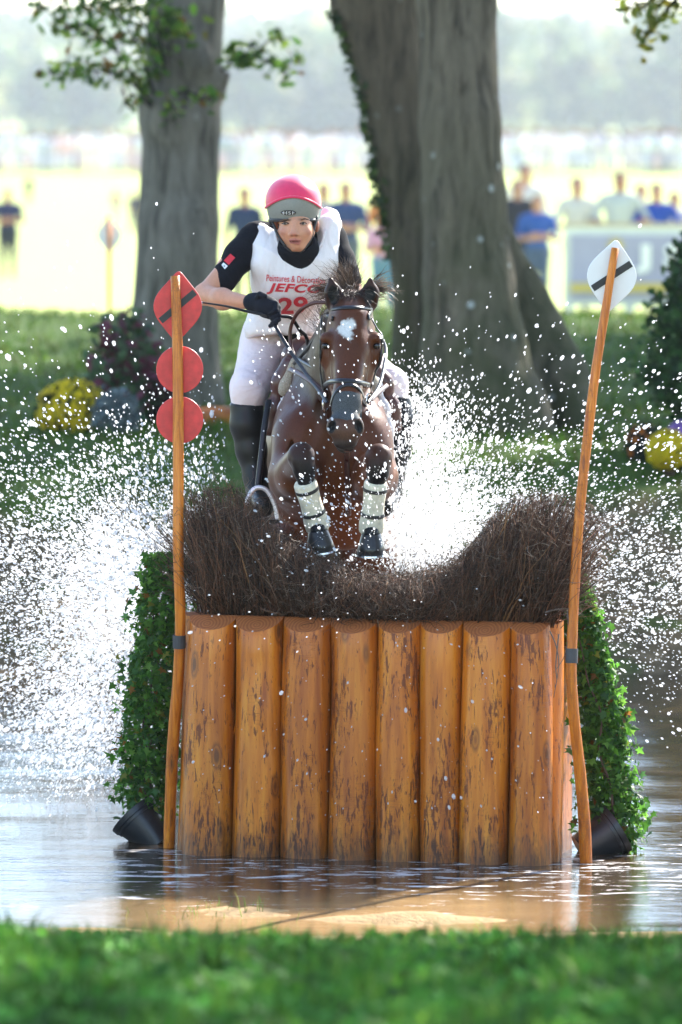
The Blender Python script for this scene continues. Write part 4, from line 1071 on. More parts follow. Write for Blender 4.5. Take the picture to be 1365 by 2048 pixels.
# tack --------------------------------------------------------------
M_LEA = plain('black_leather', (.010, .010, .013), .32, .4, nscale=70); M_BRN = plain('brown_leather', (.075, .024, .018), .35, .5, nscale=50); M_NET = plain('nose_net', (.06, .065, .07), .8, .3, nscale=260, var=.5, bstr=.5)
M_METAL = plain('polished_steel', (.75, .75, .77), .15, .5, 1.0, bstr=0)
bridle = empty('bridle', W(700, 700, 24.9), "black leather bridle with nose net on the bay horse's head", 'bridle')
mb = MB(); strap(mb, hbvh, [(645, 634), (655, 623), (680, 617), (705, 616), (735, 617), (752, 624), (761, 638)], .022); mb.build('browband', M_LEA, bridle)
mb = MB(); strap(mb, hbvh, [(650, 772), (662, 764), (690, 762), (720, 765), (742, 772)], .024); mb.build('noseband', M_LEA, bridle)
mb = MB(); strap(mb, hbvh, [(664, 812), (668, 795), (680, 777), (697, 770), (715, 776), (727, 795), (729, 812)], .018); mb.build('flash_band', M_LEA, bridle)
for pts in ([(647, 634), (644, 680), (644, 730), (648, 770), (656, 800)], [(759, 634), (762, 680), (758, 730), (748, 770), (736, 800)]):
    mb = MB(); strap(mb, hbvh, pts, .016, 25.03, 30, .006); mb.build('cheekpiece', M_LEA, bridle)
nv, nf = [], []; gx = np.linspace(-1, 1, 17); gy = np.linspace(0, 1, 12)
for j in gy:
    for i in gx:
        hw = np.interp(j, [0, .6, 1], [25, 29, 30]); yb = 832 + 10 * (1 - abs(i)); y = 783 + 6 * abs(i) ** 2 + (yb - 783) * j
        nv.append(onto(hbvh, 694 + i * hw, y, .004)[0])
for j in range(11):
    for i in range(16): nf.append((j * 17 + i, j * 17 + i + 1, (j + 1) * 17 + i + 1, (j + 1) * 17 + i))
mk('nose_net', nv, nf, M_NET, bridle)
for x in (655, 734):
    a = np.linspace(0, 2 * np.pi, 20); c = onto(hbvh, x, 806, .01, 24.95)[0]
    MB().tube(np.stack([c[0] + 0 * a + .012 * np.cos(a), c[1] + .034 * np.cos(a), c[2] + .036 * np.sin(a)], 1), .0045, 6, False).build('bit_ring', M_METAL, bridle)
def rope(name, pts, w, mat, par, th=.004, n=40):
    P = spline([W(*p) for p in pts], n); t = unit(np.gradient(P, axis=0)); N = unit(np.cross(np.cross(t, np.array([0, -1.0, 0.15])), t))
    return MB().ribbon(P, N, w, th).build(name, mat, par)
rope('rein', [(545, 640, 25.56), (560, 668, 25.5), (590, 715, 25.4), (620, 757, 25.22), (645, 790, 25.02), (655, 806, 24.93)], .017, M_LEA, bridle)
rope('rein', [(655, 605, 25.45), (625, 607, 25.5), (597, 625, 25.55), (582, 655, 25.6), (582, 690, 25.6), (590, 715, 25.55)], .017, M_BRN, bridle)
rope('rein', [(560, 632, 25.58), (583, 636, 25.62), (600, 660, 25.66), (612, 672, 25.7), (618, 695, 25.72)], .017, M_LEA, bridle)
rope('rein', [(735, 806, 24.93), (757, 775, 25.1), (768, 735, 25.35), (770, 690, 25.6), (740, 655, 25.7)], .016, M_LEA, bridle)
breast = empty('breastplate', W(650, 760, 25.5), 'leather breastplate straps crossing the horse neck and shoulder', 'breastplate')
rope('strap', [(580, 738, 25.75), (605, 750, 25.58), (630, 768, 25.42), (652, 790, 25.3)], .026, M_BRN, breast)
rope('strap', [(588, 712, 25.8), (612, 726, 25.6), (640, 742, 25.4), (660, 760, 25.3)], .018, M_LEA, breast)
rope('strap', [(645, 655, 25.45), (622, 690, 25.6), (600, 715, 25.72), (588, 728, 25.8)], .016, M_LEA, breast)
rope('strap', [(775, 770, 25.62), (760, 782, 25.48), (742, 800, 25.35)], .022, M_BRN, breast)
mb = MB(); strap(mb, hbvh, [(694, 900), (695, 930), (696, 965), (697, 1000), (697, 1030)], .026, 25.5); mb.build('girth_strap', M_BRN, breast)

saddle = empty('saddle', W(600, 720, 26.3), 'brown leather saddle over a white pad on the bay horse', 'saddle')
sb = Body()
sb.cap(W(612, 712, 26.05), W(615, 735, 26.5), .09, .11, .06, sq=(X1, .8)); sb.cap(W(610, 690, 26.1), W(612, 715, 26.05), .035, .06, .04)
sb.build('seat', .012, M_BRN, saddle)
for sx, pts in ((-1, [(582, 728), (562, 765), (549, 815), (540, 860)]), (1, [(735, 728), (768, 765), (785, 815), (792, 855)])):
    fb = Body(); 
    for (x0, y0), (x1, y1) in zip(pts[:-1], pts[1:]):
        for dd in (0, .12, .24): fb.cap(W(x0, y0, 26.0 + dd), W(x1, y1, 26.0 + dd), .030, .030, .05)
    fb.cap(W(*pts[0], 25.97), W(*pts[1], 25.98), .042, .036, .04); fb.build('flap', .01, M_BRN, saddle)
    pb = Body(); q = [(x - sx * 15 + (3 if sx < 0 else 0), y + 2) for x, y in pts] + [(pts[-1][0] - sx * 9, pts[-1][1] + 36)]
    for (x0, y0), (x1, y1) in zip(q[:-1], q[1:]):
        for dd in (0, .14, .28): pb.cap(W(x0, y0, 25.93 + dd), W(x1, y1, 25.93 + dd), .014, .014, .06)
    pb.build('pad', .008, plain('white_cotton', (.72, .68, .68), .9, .2, nscale=120), saddle)
    kb = Body(); kb.cap(W(660 - 70 * -sx + (2 if sx < 0 else -2), 725, 25.9), W(660 - 86 * -sx, 772, 25.92), .027, .030, .03); kb.cap(W(660 - 86 * -sx, 772, 25.92), W(660 - 92 * -sx, 782, 25.92), .03, .025, .03)
    kb.build('knee_roll', .008, plain('sheepskin', (.42, .37, .29), .95, .1, nscale=180, var=.3, bstr=.8, bdist=.01), saddle)
rope('stirrup_leather', [(538, 800, 25.93), (530, 850, 25.88), (522, 920, 25.85), (516, 975, 25.83)], .028, M_LEA, saddle, .006)
st = MB(); arc = [(494, 1012), (497, 995), (507, 980), (519, 975), (533, 980), (544, 996), (552, 1018), (556, 1042)]
st.tube(spline([W(x, y, 25.82 - .0 * y) for x, y in arc], 30), .011, 10, True, None, .5)
st.build('stirrup', plain('satin_aluminium', (.78, .72, .72), .35, .5, .6, bstr=0), saddle)
MB().box(W(530, 1042, 25.84), (.13, .07, .016)).build('stirrup_tread', M_LEA, saddle, False)
# leg boots
M_FELT = plain('cream_neoprene', (.70, .64, .50), .75, .2, nscale=35, var=.22, bstr=.35, bdist=.006)
for sx, q in KN.items():
    e = empty('tendon_boot', W(*q['ft']), ('cream leg boot on the horse foreleg nearer the red-flag pole' if sx < 0 else 'cream leg boot on the horse foreleg nearer the white-flag pole'), 'leg boot', 'cream boots on the forelegs')
    c0, c1 = W(*q['cn']), W(*q['ft']); ax = c1 - c0; P = [c0 - ax * .38, c0 - ax * .30, c0, c0 + ax * .35, c0 + ax * .72, c1 + ax * .02, c1 + ax * .28, c1 + ax * .34]
    MB().tube(P, [.046, .052, .051, .0475, .050, .056, .054, .048], 22, True).build('boot', M_FELT, e)
    for f in (-.12, .70):
        P = [c0 + ax * (f - .06), c0 + ax * (f + .06)]; MB().tube(P, [.0545, .0535] if f < 0 else [.0535, .0545], 22, False).build('strap', M_BLACK, e)
    MB().tube([c1 + ax * .30, c1 + ax * .44], [.042, .043], 18, True).build('pastern_wrap', plain('pastern_hair', (.25, .13, .06), .6), e)

# ------------------------------------------------------------------ rider
SKIN = (.60, .285, .17); SKD = (.36, .15, .10); LIP = (.46, .16, .12); BROW = (.13, .07, .04)
rider = empty('person', W(590, 720, 26.5), 'rider in pink helmet and white numbered bib crouched over the horse', 'person')
M_SKIN = colmat('skin', .5, .35, 0, 60, .08, .1, .001)
M_SKIN.node_tree.nodes['Principled BSDF'].inputs['Subsurface Weight'].default_value = .12
M_SKIN.node_tree.nodes['Principled BSDF'].inputs['Subsurface Radius'].default_value = (.01, .004, .002)
b = Body(); FD = 25.92
b.ell(W(590, 425, 26.0), (.082, .10, .10), .03, SKIN)
b.ell(W(592, 452, FD), (.074, .075, .078), .04, SKIN); b.ell(W(593, 470, FD - .005), (.060, .07, .055), .03, SKIN); b.ell(W(597, 492, FD - .022), (.028, .034, .021), .025, SKIN)
b.cap(W(566, 466, FD + .02), W(588, 496, FD), .024, .018, .02, SKIN); b.cap(W(620, 464, FD + .02), W(603, 496, FD), .024, .018, .02, SKIN)
for x in (570, 613): b.ell(W(x, 463, FD - .045), (.016, .016, .013), .03, (.52, .225, .15))
for x in (571, 607): b.ell(W(x, 447.5, FD - .082), (.016, .014, .0065), .010, SKD, op='-')
b.cap(W(590, 442, FD - .070), W(588, 464, FD - .088), .0075, .0115, .018, SKIN); b.ell(W(588, 467, FD - .090), (.0125, .0125, .0095), .010, (.52, .215, .15))
for x in (581, 596): b.ell(W(x, 469, FD - .076), (.009, .011, .007), .008, SKIN)
for x in (584, 593): b.ell(W(x, 472.5, FD - .085), (.0032, .005, .0025), .002, SKD, op='-')
for x0, y0, x1, y1 in ((560, 441.5, 580, 440), (599, 439.5, 620, 440)): b.cap(W(x0, y0, FD - .066), W((x0 + x1) / 2, y0 - 2, FD - .073), .0035, .0045, .004, BROW); b.cap(W((x0 + x1) / 2, y0 - 2, FD - .073), W(x1, y1, FD - .068), .0045, .0035, .004, BROW)
b.cap(W(579, 481, FD - .067), W(590, 480, FD - .076), .004, .0052, .006, LIP); b.cap(W(590, 480, FD - .076), W(601, 481.5, FD - .066), .0052, .004, .006, LIP)
b.cap(W(581, 486, FD - .066), W(599, 486.5, FD - .066), .0045, .0045, .006, LIP); b.ell(W(590, 483, FD - .079), (.019, .010, .0018), .002, (.22, .06, .05), op='-')
b.ell(W(634, 452, 25.99), (.012, .022, .03), .012, SKD); b.ell(W(552, 452, 25.99), (.010, .022, .03), .012, SKD)
b.cap(W(594, 480, 26.02), W(592, 520, 26.06), .055, .06, .03, SKIN)
# arm on the near rein, elbow out to the left; the other arm behind the horse's head
b.cap(W(460, 535, 26.06), W(410, 588, 25.97), .052, .042, .03, SKIN); b.cap(W(408, 590, 25.96), W(445, 598, 25.82), .046, .046, .03, SKIN); b.cap(W(445, 598, 25.82), W(505, 606, 25.66), .045, .028, .03, SKIN)
b.cap(W(696, 545, 26.08), W(718, 615, 25.98), .045, .038, .03, SKIN); b.cap(W(718, 615, 25.98), W(702, 650, 25.72), .040, .028, .03, SKIN)
b.cap(W(592, 530, 26.2), W(585, 600, 26.4), .12, .12, .05, SKIN); b.cap(W(520, 500, 26.15), W(460, 535, 26.06), .05, .05, .03, SKIN); b.cap(W(660, 500, 26.15), W(696, 545, 26.08), .045, .05, .03, SKIN); b.cap(W(520, 500, 26.15), W(665, 500, 26.15), .05, .05, .03, SKIN)
body = b.build('body', .0042, M_SKIN, rider, 1, .003)
M_IRIS = plain('eye_iris', (.025, .02, .015), .15, .5, bstr=0); M_SCL = plain('eye_white', (.36, .29, .25), .3, .3, bstr=0)
for x in (571, 607):
    e = Body(); e.ell(W(x, 447.6, FD - .062), (.0125, .0125, .0068), .004); ob = e.build('eye', .002, M_SCL, rider)
    e = Body(); e.ell(W(x - .5, 447.3, FD - .0722), (.0055, .003, .0048), .002); e.build('iris', .0012, M_IRIS, ob)
    MB().tube(spline([W(x - 7, 447.5, FD - .070), W(x, 444.6, FD - .0755), W(x + 7, 447, FD - .070)], 9), .0022, 6).build('lash', plain('lash', (.03, .018, .012), .8), ob)
M_NAVY = plain('navy_jersey', (.0055, .006, .010), .85, .15, nscale=90, var=.25, sheen=0, bstr=.3, bdist=.003)
s = Body()
s.cap(W(597, 496, 26.0), W(597, 512, 26.03), .095, .095, .04); s.cap(W(522, 475, 26.14), W(655, 475, 26.14), .07, .07, .06); s.cap(W(592, 520, 26.18), W(580, 640, 26.45), .13, .12, .08)
s.cap(W(508, 480, 26.12), W(478, 515, 26.08), .074, .070, .05); s.cap(W(478, 515, 26.08), W(450, 555, 26.03), .070, .058, .03); s.cap(W(450, 555, 26.03), W(445, 562, 26.02), .060, .059, .01)
s.cap(W(664, 480, 26.14), W(684, 520, 26.1), .070, .060, .05); s.cap(W(684, 520, 26.1), W(702, 560, 26.04), .058, .050, .03)
s.ell(W(594, 482, 25.96), (.07, .08, .05), .02, op='-')
s.build('shirt', .007, M_NAVY, rider, 1, folds=(.010, 8, 10, 6, .6))
# sleeve print
def text_obj(txt, size, bold=0.0, shear=0.0, space=1.0):
    cu = bpy.data.curves.new('lettering', 'FONT'); cu.body = txt; cu.size = size; cu.align_x = 'CENTER'; cu.align_y = 'CENTER'; cu.offset = bold; cu.shear = shear; cu.space_character = space; cu.resolution_u = 4
    o = bpy.data.objects.new('lettering', cu); COL.objects.link(o); bpy.context.view_layer.update()
    dg = bpy.context.evaluated_depsgraph_get(); me = bpy.data.meshes.new_from_object(o.evaluated_get(dg)); bpy.data.objects.remove(o)
    bm = bmesh.new(); bm.from_mesh(me); bmesh.ops.triangulate(bm, faces=bm.faces[:])
    long_ = [e for e in bm.edges if e.calc_length() > size * .22]; bmesh.ops.subdivide_edges(bm, edges=long_, cuts=2); bmesh.ops.triangulate(bm, faces=bm.faces[:])
    V = np.array([v.co[:] for v in bm.verts]); F = [tuple(v.index for v in f.verts) for f in bm.faces]; bm.free()
    return V, F
def print_on(bvh, txt, px, py, width, height, mat, parent, name='lettering', rot=0, bold=0, shear=0, d=26.0, off=.004, space=1.0):
    V, F = text_obj(txt, 1.0, bold, shear, space)
    V[:, :2] -= (V[:, :2].max(0) + V[:, :2].min(0)) / 2; V[:, 0] *= width / np.ptp(V[:, 0]); V[:, 1] *= height / np.ptp(V[:, 1])
    c_, s_ = math.cos(rot), math.sin(rot)
    P = [onto(bvh, px + x * c_ + y * s_, py + x * s_ - y * c_, off, d)[0] for x, y, _ in V]
    return mk(name, P, F, mat, parent, False)
def bvh_of(o):
    me = o.data; mw = Vector(o.location) + (Vector(o.parent.location) if o.parent else Vector())
    return BVHTree.FromPolygons([v.co + mw for v in me.vertices], [tuple(p.vertices) for p in me.polygons])
M_INK = plain('red_print', (.62, .03, .045), .6, .3, bstr=0)
M_WINK = plain('white_print', (.75, .75, .75), .6, .3, bstr=0)
shirt = rider.children[-1]; sv = bvh_of(shirt)
pv_ = []
for (x, y) in ((449, 522), (462, 508), (471, 516), (458, 531)): pv_.append(onto(sv, x, y, .004, 26.0)[0])
mk('sleeve_patch', pv_, [(0, 1, 2, 3)], M_INK, shirt, False)
pv_ = []
for (x, y) in ((448, 526), (456, 533), (450, 539), (444, 531)): pv_.append(onto(sv, x, y, .004, 26.0)[0])
mk('sleeve_patch', pv_, [(0, 1, 2, 3)], M_WINK, shirt, False)

M_BIB = plain('white_nylon', (.82, .755, .74), .6, .3, nscale=9, var=.05, bstr=.0)
t = M_BIB.node_tree; pb_ = t.nodes['Principled BSDF']; bump(t, pb_, math_(t, 'ADD', noise(t, coords(t, (3, 1, 1)), 7, 3, .5, 1.5), math_(t, 'MULTIPLY', noise(t, coords(t), 160, 2), .04)), .3, .03)
v = Body()
v.ell(W(590, 535, 26.14), (.205, .185, .19), .08); v.cap(W(588, 540, 26.18), W(565, 655, 26.42), .165, .155, .08, sq=((0, 1, 0), 1.15)); v.ell(W(560, 660, 26.36), (.17, .15, .10), .05)
v.cap(W(520, 466, 26.1), W(535, 520, 26.06), .045, .080, .05); v.cap(W(655, 452, 26.08), W(645, 520, 26.06), .055, .080, .05)
v.cap(W(508, 462, 26.14), W(520, 480, 26.2), .036, .055, .04); v.cap(W(662, 436, 26.14), W(662, 475, 26.2), .04, .06, .04)
v.cap(W(652, 424, 26.14), W(662, 460, 26.12), .02, .04, .03)
v.ell(W(600, 462, 25.96), (.105, .15, .142), .012, op='-'); v.ell(W(570, 780, 26.3), (.4, .6, .26), .02, op='-')
v.ell(W(470, 540, 26.05), (.055, .2, .16), .03, op='-')
bib = v.build('bib', .006, M_BIB, rider, 1, folds=(.016, 9, 3.2, 3)); bb = bvh_of(bib)
print_on(bb, 'Peintures & Décoration', 592, 558, 116, 13, M_INK, bib, rot=R(3), bold=.006)
print_on(bb, 'JEFCO', 589, 578, 108, 22, M_INK, bib, rot=R(2), bold=.035, shear=.25, space=1.08)
print_on(bb, '29', 587, 610, 58, 34, M_INK, bib, rot=R(-3), bold=.03)
# neck trim of the bib
mb = MB(); strap(mb, bb, [(551, 462), (556, 490), (568, 512), (588, 525), (608, 524), (630, 510), (645, 488), (651, 460)], .013, 26.0, 30, .003, .006); mb.build('neck_trim', M_BIB, bib)

M_BRE = plain('pale_breeches', (.86, .71, .69), .75, .2, nscale=8, var=.05, sheen=.15, bstr=0); t = M_BRE.node_tree; bump(t, t.nodes['Principled BSDF'], noise(t, coords(t, (1, 1, 2.2)), 9, 3, .5, 1.0), .4, .03)
v = Body()
v.ell(W(570, 690, 26.72), (.17, .19, .16), .08); v.cap(W(545, 672, 26.6), W(500, 775, 26.16), .145, .085, .06); v.cap(W(500, 775, 26.16), W(494, 822, 26.12), .084, .072, .04); v.ell(W(497, 785, 26.07), (.075, .06, .08), .04)
v.cap(W(660, 690, 26.62), W(782, 768, 26.14), .13, .075, .06); v.cap(W(782, 768, 26.14), W(790, 800, 26.12), .072, .06, .04)
v.build('breeches', .008, M_BRE, rider, 1, folds=(.006, 4, 5, 8, .9))
M_BOOT = plain('black_boot_leather', (.004, .0042, .005), .38, .3, nscale=18, var=.2, bstr=.12, bdist=.004)
for sx, pts in ((-1, [(493, 806, 26.1, .077), (496, 850, 26.1, .077), (503, 900, 26.1, .068), (512, 955, 26.08, .054), (516, 985, 26.05, .05)]), (1, [(792, 792, 26.12, .068), (797, 840, 26.1, .07), (793, 900, 26.1, .062), (785, 955, 26.08, .05), (782, 985, 26.05, .048)])):
    v = Body()
    for a, c in zip(pts[:-1], pts[1:]): v.cap(W(*a[:3]), W(*c[:3]), a[3], c[3], .03)
    x, y, d, _ = pts[-1]; k_ = 1 if sx < 0 else -1
    v.cap(W(x, y, d), W(x + 14 * k_, y + 32, d - .2), .046, .040, .03); v.ell(W(x + 10 * k_, y + 22, d - .14), (.045, .10, .034), .03)
    v.ell(W(pts[0][0], pts[0][1] - 30, 26.05), (.2, .2, .075), .008, op='-')
    v.build('boot', .007, M_BOOT, rider, 1)
M_GLOVE = plain('navy_glove', (.005, .007, .014), .8, .2, nscale=150, var=.3, bstr=.3, bdist=.002)
v = Body(); v.cap(W(503, 604, 25.67), W(514, 606, 25.65), .036, .038, .02); v.cap(W(512, 606, 25.65), W(545, 617, 25.58), .040, .038, .03, sq=((.2, 1, 0), 1.2)); v.ell(W(535, 615, 25.6), (.045, .035, .045), .03)
for i, (x, y) in enumerate(((552, 607), (557, 615), (557, 625), (551, 634))):
    L = (1, 1.08, 1, .85)[i]
    v.cap(W(x - 12, y - 1, 25.585), W(x, y, 25.555), .0125, .0125, .008); v.cap(W(x, y, 25.555), W(x + 1, y + 14 * L, 25.535), .0122, .0112, .003); v.cap(W(x + 1, y + 14 * L, 25.535), W(x - 12 * L, y + 21 * L, 25.56), .0112, .0095, .003)
v.cap(W(515, 600, 25.62), W(520, 589, 25.58), .016, .0135, .008); v.cap(W(520, 589, 25.58), W(531, 592, 25.555), .0135, .011, .004)
v.build('glove', .003, M_GLOVE, rider, 1)
v = Body(); v.cap(W(702, 648, 25.72), W(722, 655, 25.66), .036, .038, .03); v.ell(W(725, 655, 25.66), (.045, .035, .04), .02)
for i in range(4):
    y = 640 + i * 9; v.cap(W(738, y, 25.64), W(744, y + 4, 25.615), .012, .012, .006); v.cap(W(744, y + 4, 25.615), W(738, y + 16, 25.60), .0115, .01, .003)
v.cap(W(710, 642, 25.68), W(722, 630, 25.64), .014, .011, .006)
v.build('glove', .004, M_GLOVE, rider, 1)
# helmet with pink cover
HC = W(587, 403, 25.985); RXH, RYH, RZH = .1255, .150, .121
def hel_r(h):
    return math.sqrt(max(0, 1 - (h / RZH) ** 2)) if h > 0 else 1 - .11 * (h / .08) ** 2
def shell(lo_f, hi_f, sc_, n=56, m=16, ribs=0):
    V = []; F = []
    for i in range(m):
        for j in range(n):
            a = 2 * np.pi * j / n; c = math.cos(a)                    # c = 1 at the front
            l, hh = lo_f(c), hi_f(c); h = l + (hh - l) * (i / (m - 1)) ** (.8); r = hel_r(h / sc_) * sc_
            if ribs: r *= 1 + .004 * math.sin(h * 520 + 3 * math.sin(7 * a)) * max(math.exp(-(math.sin(a * 3 / 2 + .0) / .25) ** 2), .25) 
            V.append(HC + np.array([RXH * r * math.sin(a), -RYH * r * c, h]))
    for i in range(m - 1):
        for j in range(n): k = (j + 1) % n; F.append((i * n + j, i * n + k, (i + 1) * n + k, (i + 1) * n + j))
    return V, F
edge = lambda c: -.028 + .050 * max(c, -.2) ** 2 * (1 if c > 0 else .3)
M_PINK = plain('pink_lycra', (.80, .028, .105), .45, .4, nscale=25, var=.08, sheen=.3, bstr=.2, bdist=.003)
V, F = shell(lambda c: -.083 - (.0 if c > 0 else .02), lambda c: .117, .985, m=18); hel = mk('helmet', V, F, plain('grey_helmet_shell', (.23, .235, .21), .45, .5, nscale=120, var=.06), rider)
V, F = shell(edge, lambda c: .1225, 1.02, m=26, ribs=1)
tip = len(V); V.append(HC + np.array([0, 0, .1236])); F += [((25) * 56 + j, 25 * 56 + (j + 1) % 56, tip) for j in range(56)]
cov = mk('helmet_cover', V, F, M_PINK, hel)
def ringpath(hf, sc_, n=56): 
    out = []
    for j in range(n + 1):
        a = 2 * np.pi * j / n; c = math.cos(a); h = hf(c); r = hel_r(h / sc_) * sc_; out.append(HC + np.array([RXH * r * math.sin(a), -RYH * r * c, h]))
    return np.array(out)
MB().tube(ringpath(edge, 1.025), .006, 8, False).build('cover_hem', M_PINK, hel)
MB().tube(ringpath(lambda c: -.084 - (.0 if c > 0 else .02), .985), .008, 8, False).build('rim', M_BLACK, hel)
for a in (-.42, 0.0, .42, .95, -.95):                                 # seams over the cover
    P = []
    for u in np.linspace(.02, 1, 16):
        c = math.cos(a); h = edge(c) + (.1215 - edge(c)) * u; r = hel_r(h / 1.02) * 1.024; P.append(HC + np.array([RXH * r * math.sin(a), -RYH * r * c, h]))
    MB().tube(P, .0022, 5).build('seam', M_PINK, cov)
hv = bvh_of(hel)
vv = []; ff = []
for j in range(24): vv.append(onto(hv, 577.5 + 15 * math.cos(j / 24 * 6.283), 425 + 5.2 * math.sin(j / 24 * 6.283), .004)[0])
vv.append(onto(hv, 577.5, 425, .005)[0]); mk('badge', vv, [(j, (j + 1) % 24, 24) for j in range(24)], M_BLACK, hel)
print_on(hv, 'HSI', 577.5, 425, 18, 6.2, plain('silver_print', (.6, .6, .58), .3, bstr=0), hel, 'badge_lettering', off=.008, bold=.01, space=1.3)
for x in (567, 588.5): MB().tube([onto(hv, x, 425, .004)[0], onto(hv, x, 425, .008)[0]], .003, 8).build('rivet', M_METAL, hel)
mb = MB(); mb.tube(spline([W(541, 436, 25.95), W(549, 452, 25.93), W(556, 470, 25.92), W(572, 494, 25.90)], 14), .006, 6); mb.tube(spline([W(635, 432, 25.95), W(630, 452, 25.93), W(622, 478, 25.92), W(608, 499, 25.90)], 14), .006, 6); mb.tube(spline([W(572, 494, 25.90), W(592, 508, 25.92), W(608, 499, 25.90)], 8), .005, 6)
mb.build('chin_strap', M_BLACK, hel)
whip = empty('whip', W(545, 634, 25.55), 'thin black riding whip with white tip held in the gloved hand', 'whip')
MB().tube(spline([W(404, 605, 25.5), W(450, 612, 25.52), W(500, 624, 25.56), W(552, 634, 25.58)], 24), np.linspace(.0035, .0075, 24), 8).build('shaft', M_LEA, whip)
MB().tube(spline([W(374, 584, 25.49), W(381, 596, 25.49), W(392, 603, 25.5), W(406, 605.5, 25.5)], 12), [.006, .007, .007, .007, .008, .008, .009, .010, .010, .008, .006, .005], 8, True, None, .5).build('flapper', plain('white_leather', (.8, .8, .8), .5), whip)

# ------------------------------------------------------------------ garden on the far bank
def mound(name, label, cat, px, py, d, rx, rz, leafpal, nleaf, lsize, flowpal=None, nflow=0, fsize=.03, shape='plain'):
    c = W(px, py, d); s = FPX / d; r = np.array([rx / s, rx / s * .9, rz / s])
    zb = float(ground_z(c[0], c[1])); e = empty(name, (c[0], c[1], zb), label, cat)
    q = unit(rng.normal(size=(nleaf, 3))) * (rng.random((nleaf, 1)) ** .3); P = c + q * r * (1 + .1 * rng.normal(size=(nleaf, 1))); P = P[P[:, 2] > zb - .02]
    V, F, k = leaves(P, rng.uniform(.6, 1.3, len(P)) * lsize, shape, None, None, .15, 1.0)
    st = MB()
    for j in range(9): st.tube([(c[0] + .02 * rng.normal(), c[1], zb - .03), c + rng.normal(size=3) * r * .3, c + unit(rng.normal(size=3)) * r * .75], [.012, .008, .003], 5)
    st.build('stem', M_STEM, e)
    tag(mk('foliage', V, F, M_NEEDLE, e, False, leafcol(len(P), k, leafpal, .25)), kind='stuff')
    if flowpal:
        q = unit(rng.normal(size=(nflow, 3))); P = c + q * r * rng.uniform(.92, 1.08, (nflow, 1)); kp = P[:, 2] > zb + .03; P, q = P[kp], q[kp]
        V, F, k = leaves(P, rng.uniform(.7, 1.2, len(P)) * fsize, 'ivy', q, None, .05, .25)
        V2, F2, k2 = leaves(P + q * .006, rng.uniform(.5, .9, len(P)) * fsize, 'plain', q, None, .05, .3)
        tag(mk('flowers', np.concatenate([V, V2]), np.concatenate([F, F2 + len(V)]), M_PETAL, e, False, np.concatenate([leafcol(len(P), k, flowpal, .12), leafcol(len(P), k2, flowpal, .12)])), kind='stuff')
    return e
DKG = [(.02, .045, .014), (.03, .06, .016), (.015, .035, .012)]
mound('chrysanthemum', 'round bush of small yellow flowers left of the red discs', 'flower bush', 145, 822, 38.6, 70, 60, DKG, 1500, .05, [(.70, .52, .01), (.80, .62, .015), (.6, .44, .01)], 900, .05)
mound('grey_shrub', 'low blue-grey shrub beside the round yellow flower bush', 'shrub', 232, 835, 38.4, 48, 55, [(.14, .18, .19), (.18, .22, .22), (.10, .14, .15)], 1500, .045)
mound('purple_shrub', 'loose red-purple and green shrub behind the blue-grey one', 'shrub', 250, 740, 39.6, 75, 120, [(.12, .03, .05), (.05, .10, .05), (.08, .12, .06), (.16, .05, .08), (.06, .12, .04)], 700, .095)
mound('purple_shrub', 'dark purple shrub at the foot of the oak', 'shrub', 315, 800, 39.8, 50, 85, [(.07, .015, .03), (.03, .05, .02), (.05, .02, .04)], 800, .07)
mound('heather', 'dark mound dotted with orange flowers right of the white-flag pole', 'flower bush', 1288, 892, 36.9, 36, 42, [(.012, .022, .016), (.02, .03, .018)], 1100, .04, [(.45, .13, .01), (.35, .10, .01)], 60, .05)
mound('chrysanthemum', 'bright yellow flower bush at the right edge of the picture', 'flower bush', 1336, 900, 36.5, 40, 38, DKG, 600, .04, [(.70, .55, .01), (.62, .46, .01)], 900, .05)
mound('aster', 'violet flower ball above the yellow bush at the right edge', 'flower bush', 1368, 880, 36.9, 36, 36, DKG, 500, .04, [(.30, .16, .45), (.35, .2, .5)], 700, .05)
mound('aster', 'dark wine-red flower bush at the right edge beside the yellow one', 'flower bush', 1385, 905, 36.6, 30, 40, DKG, 400, .04, [(.10, .01, .03), (.07, .01, .025)], 500, .05)
# young conifer at the right edge
def conifer(px, ybase, ytop, d, hw, label):
    s = FPX / d; c = W(px, ybase, d); zb = float(ground_z(c[0], c[1])); e = empty('young_conifer', (c[0], c[1], zb), label, 'conifer')
    H = W(px, ytop, d)[2] - zb
    MB().tube([(c[0], c[1], zb - .1), (c[0], c[1], zb + H)], [.05, .01], 7).build('trunk', M_STEM, e)
    P, U_ = [], []
    for _ in range(420):
        t = rng.random() ** 1.2; a = rng.uniform(0, 6.283); r = hw / s * (1 - t) ** .75 * rng.uniform(.55, 1.1)
        b0 = np.array([c[0], c[1], zb + H * t * .92]); dr = unit(np.array([math.cos(a), math.sin(a), .9 + .5 * t])); L = r * 1.15 + .12
        for u in np.linspace(.25, 1, 12):
            P.append(b0 + dr * L * u + rng.normal(size=3) * .018 + np.array([0, 0, .05 * u])); U_.append(dr)
    P = np.array(P); V, F, k = leaves(P, rng.uniform(.05, .10, len(P)), 'tri', None, np.array(U_), .1, .45)
    tag(mk('foliage', V, F, M_NEEDLE, e, False, leafcol(len(P), k, [(.02, .065, .016), (.03, .09, .02), (.045, .11, .025), (.015, .04, .014)], .25)), kind='stuff')
conifer(1400, 850, 478, 37.6, 150, 'feathery dark green young conifer at the right edge of the picture')
# felled log on the bank
c0, c1 = W(366, 852, 40.4), W(488, 846, 40.2)
lg = Body(); 
MBl = MB().tube(spline([c0, (c0 + c1) / 2 + [0, 0, .01], c1], 12), np.full(12, .115), 18); 
lo_ = MBl.build('felled_log', log_material('felled_log_wood', .75, .5, .8), None); tag(lo_, 'thick peeled log lying on the bank behind the lower red disc', 'log')
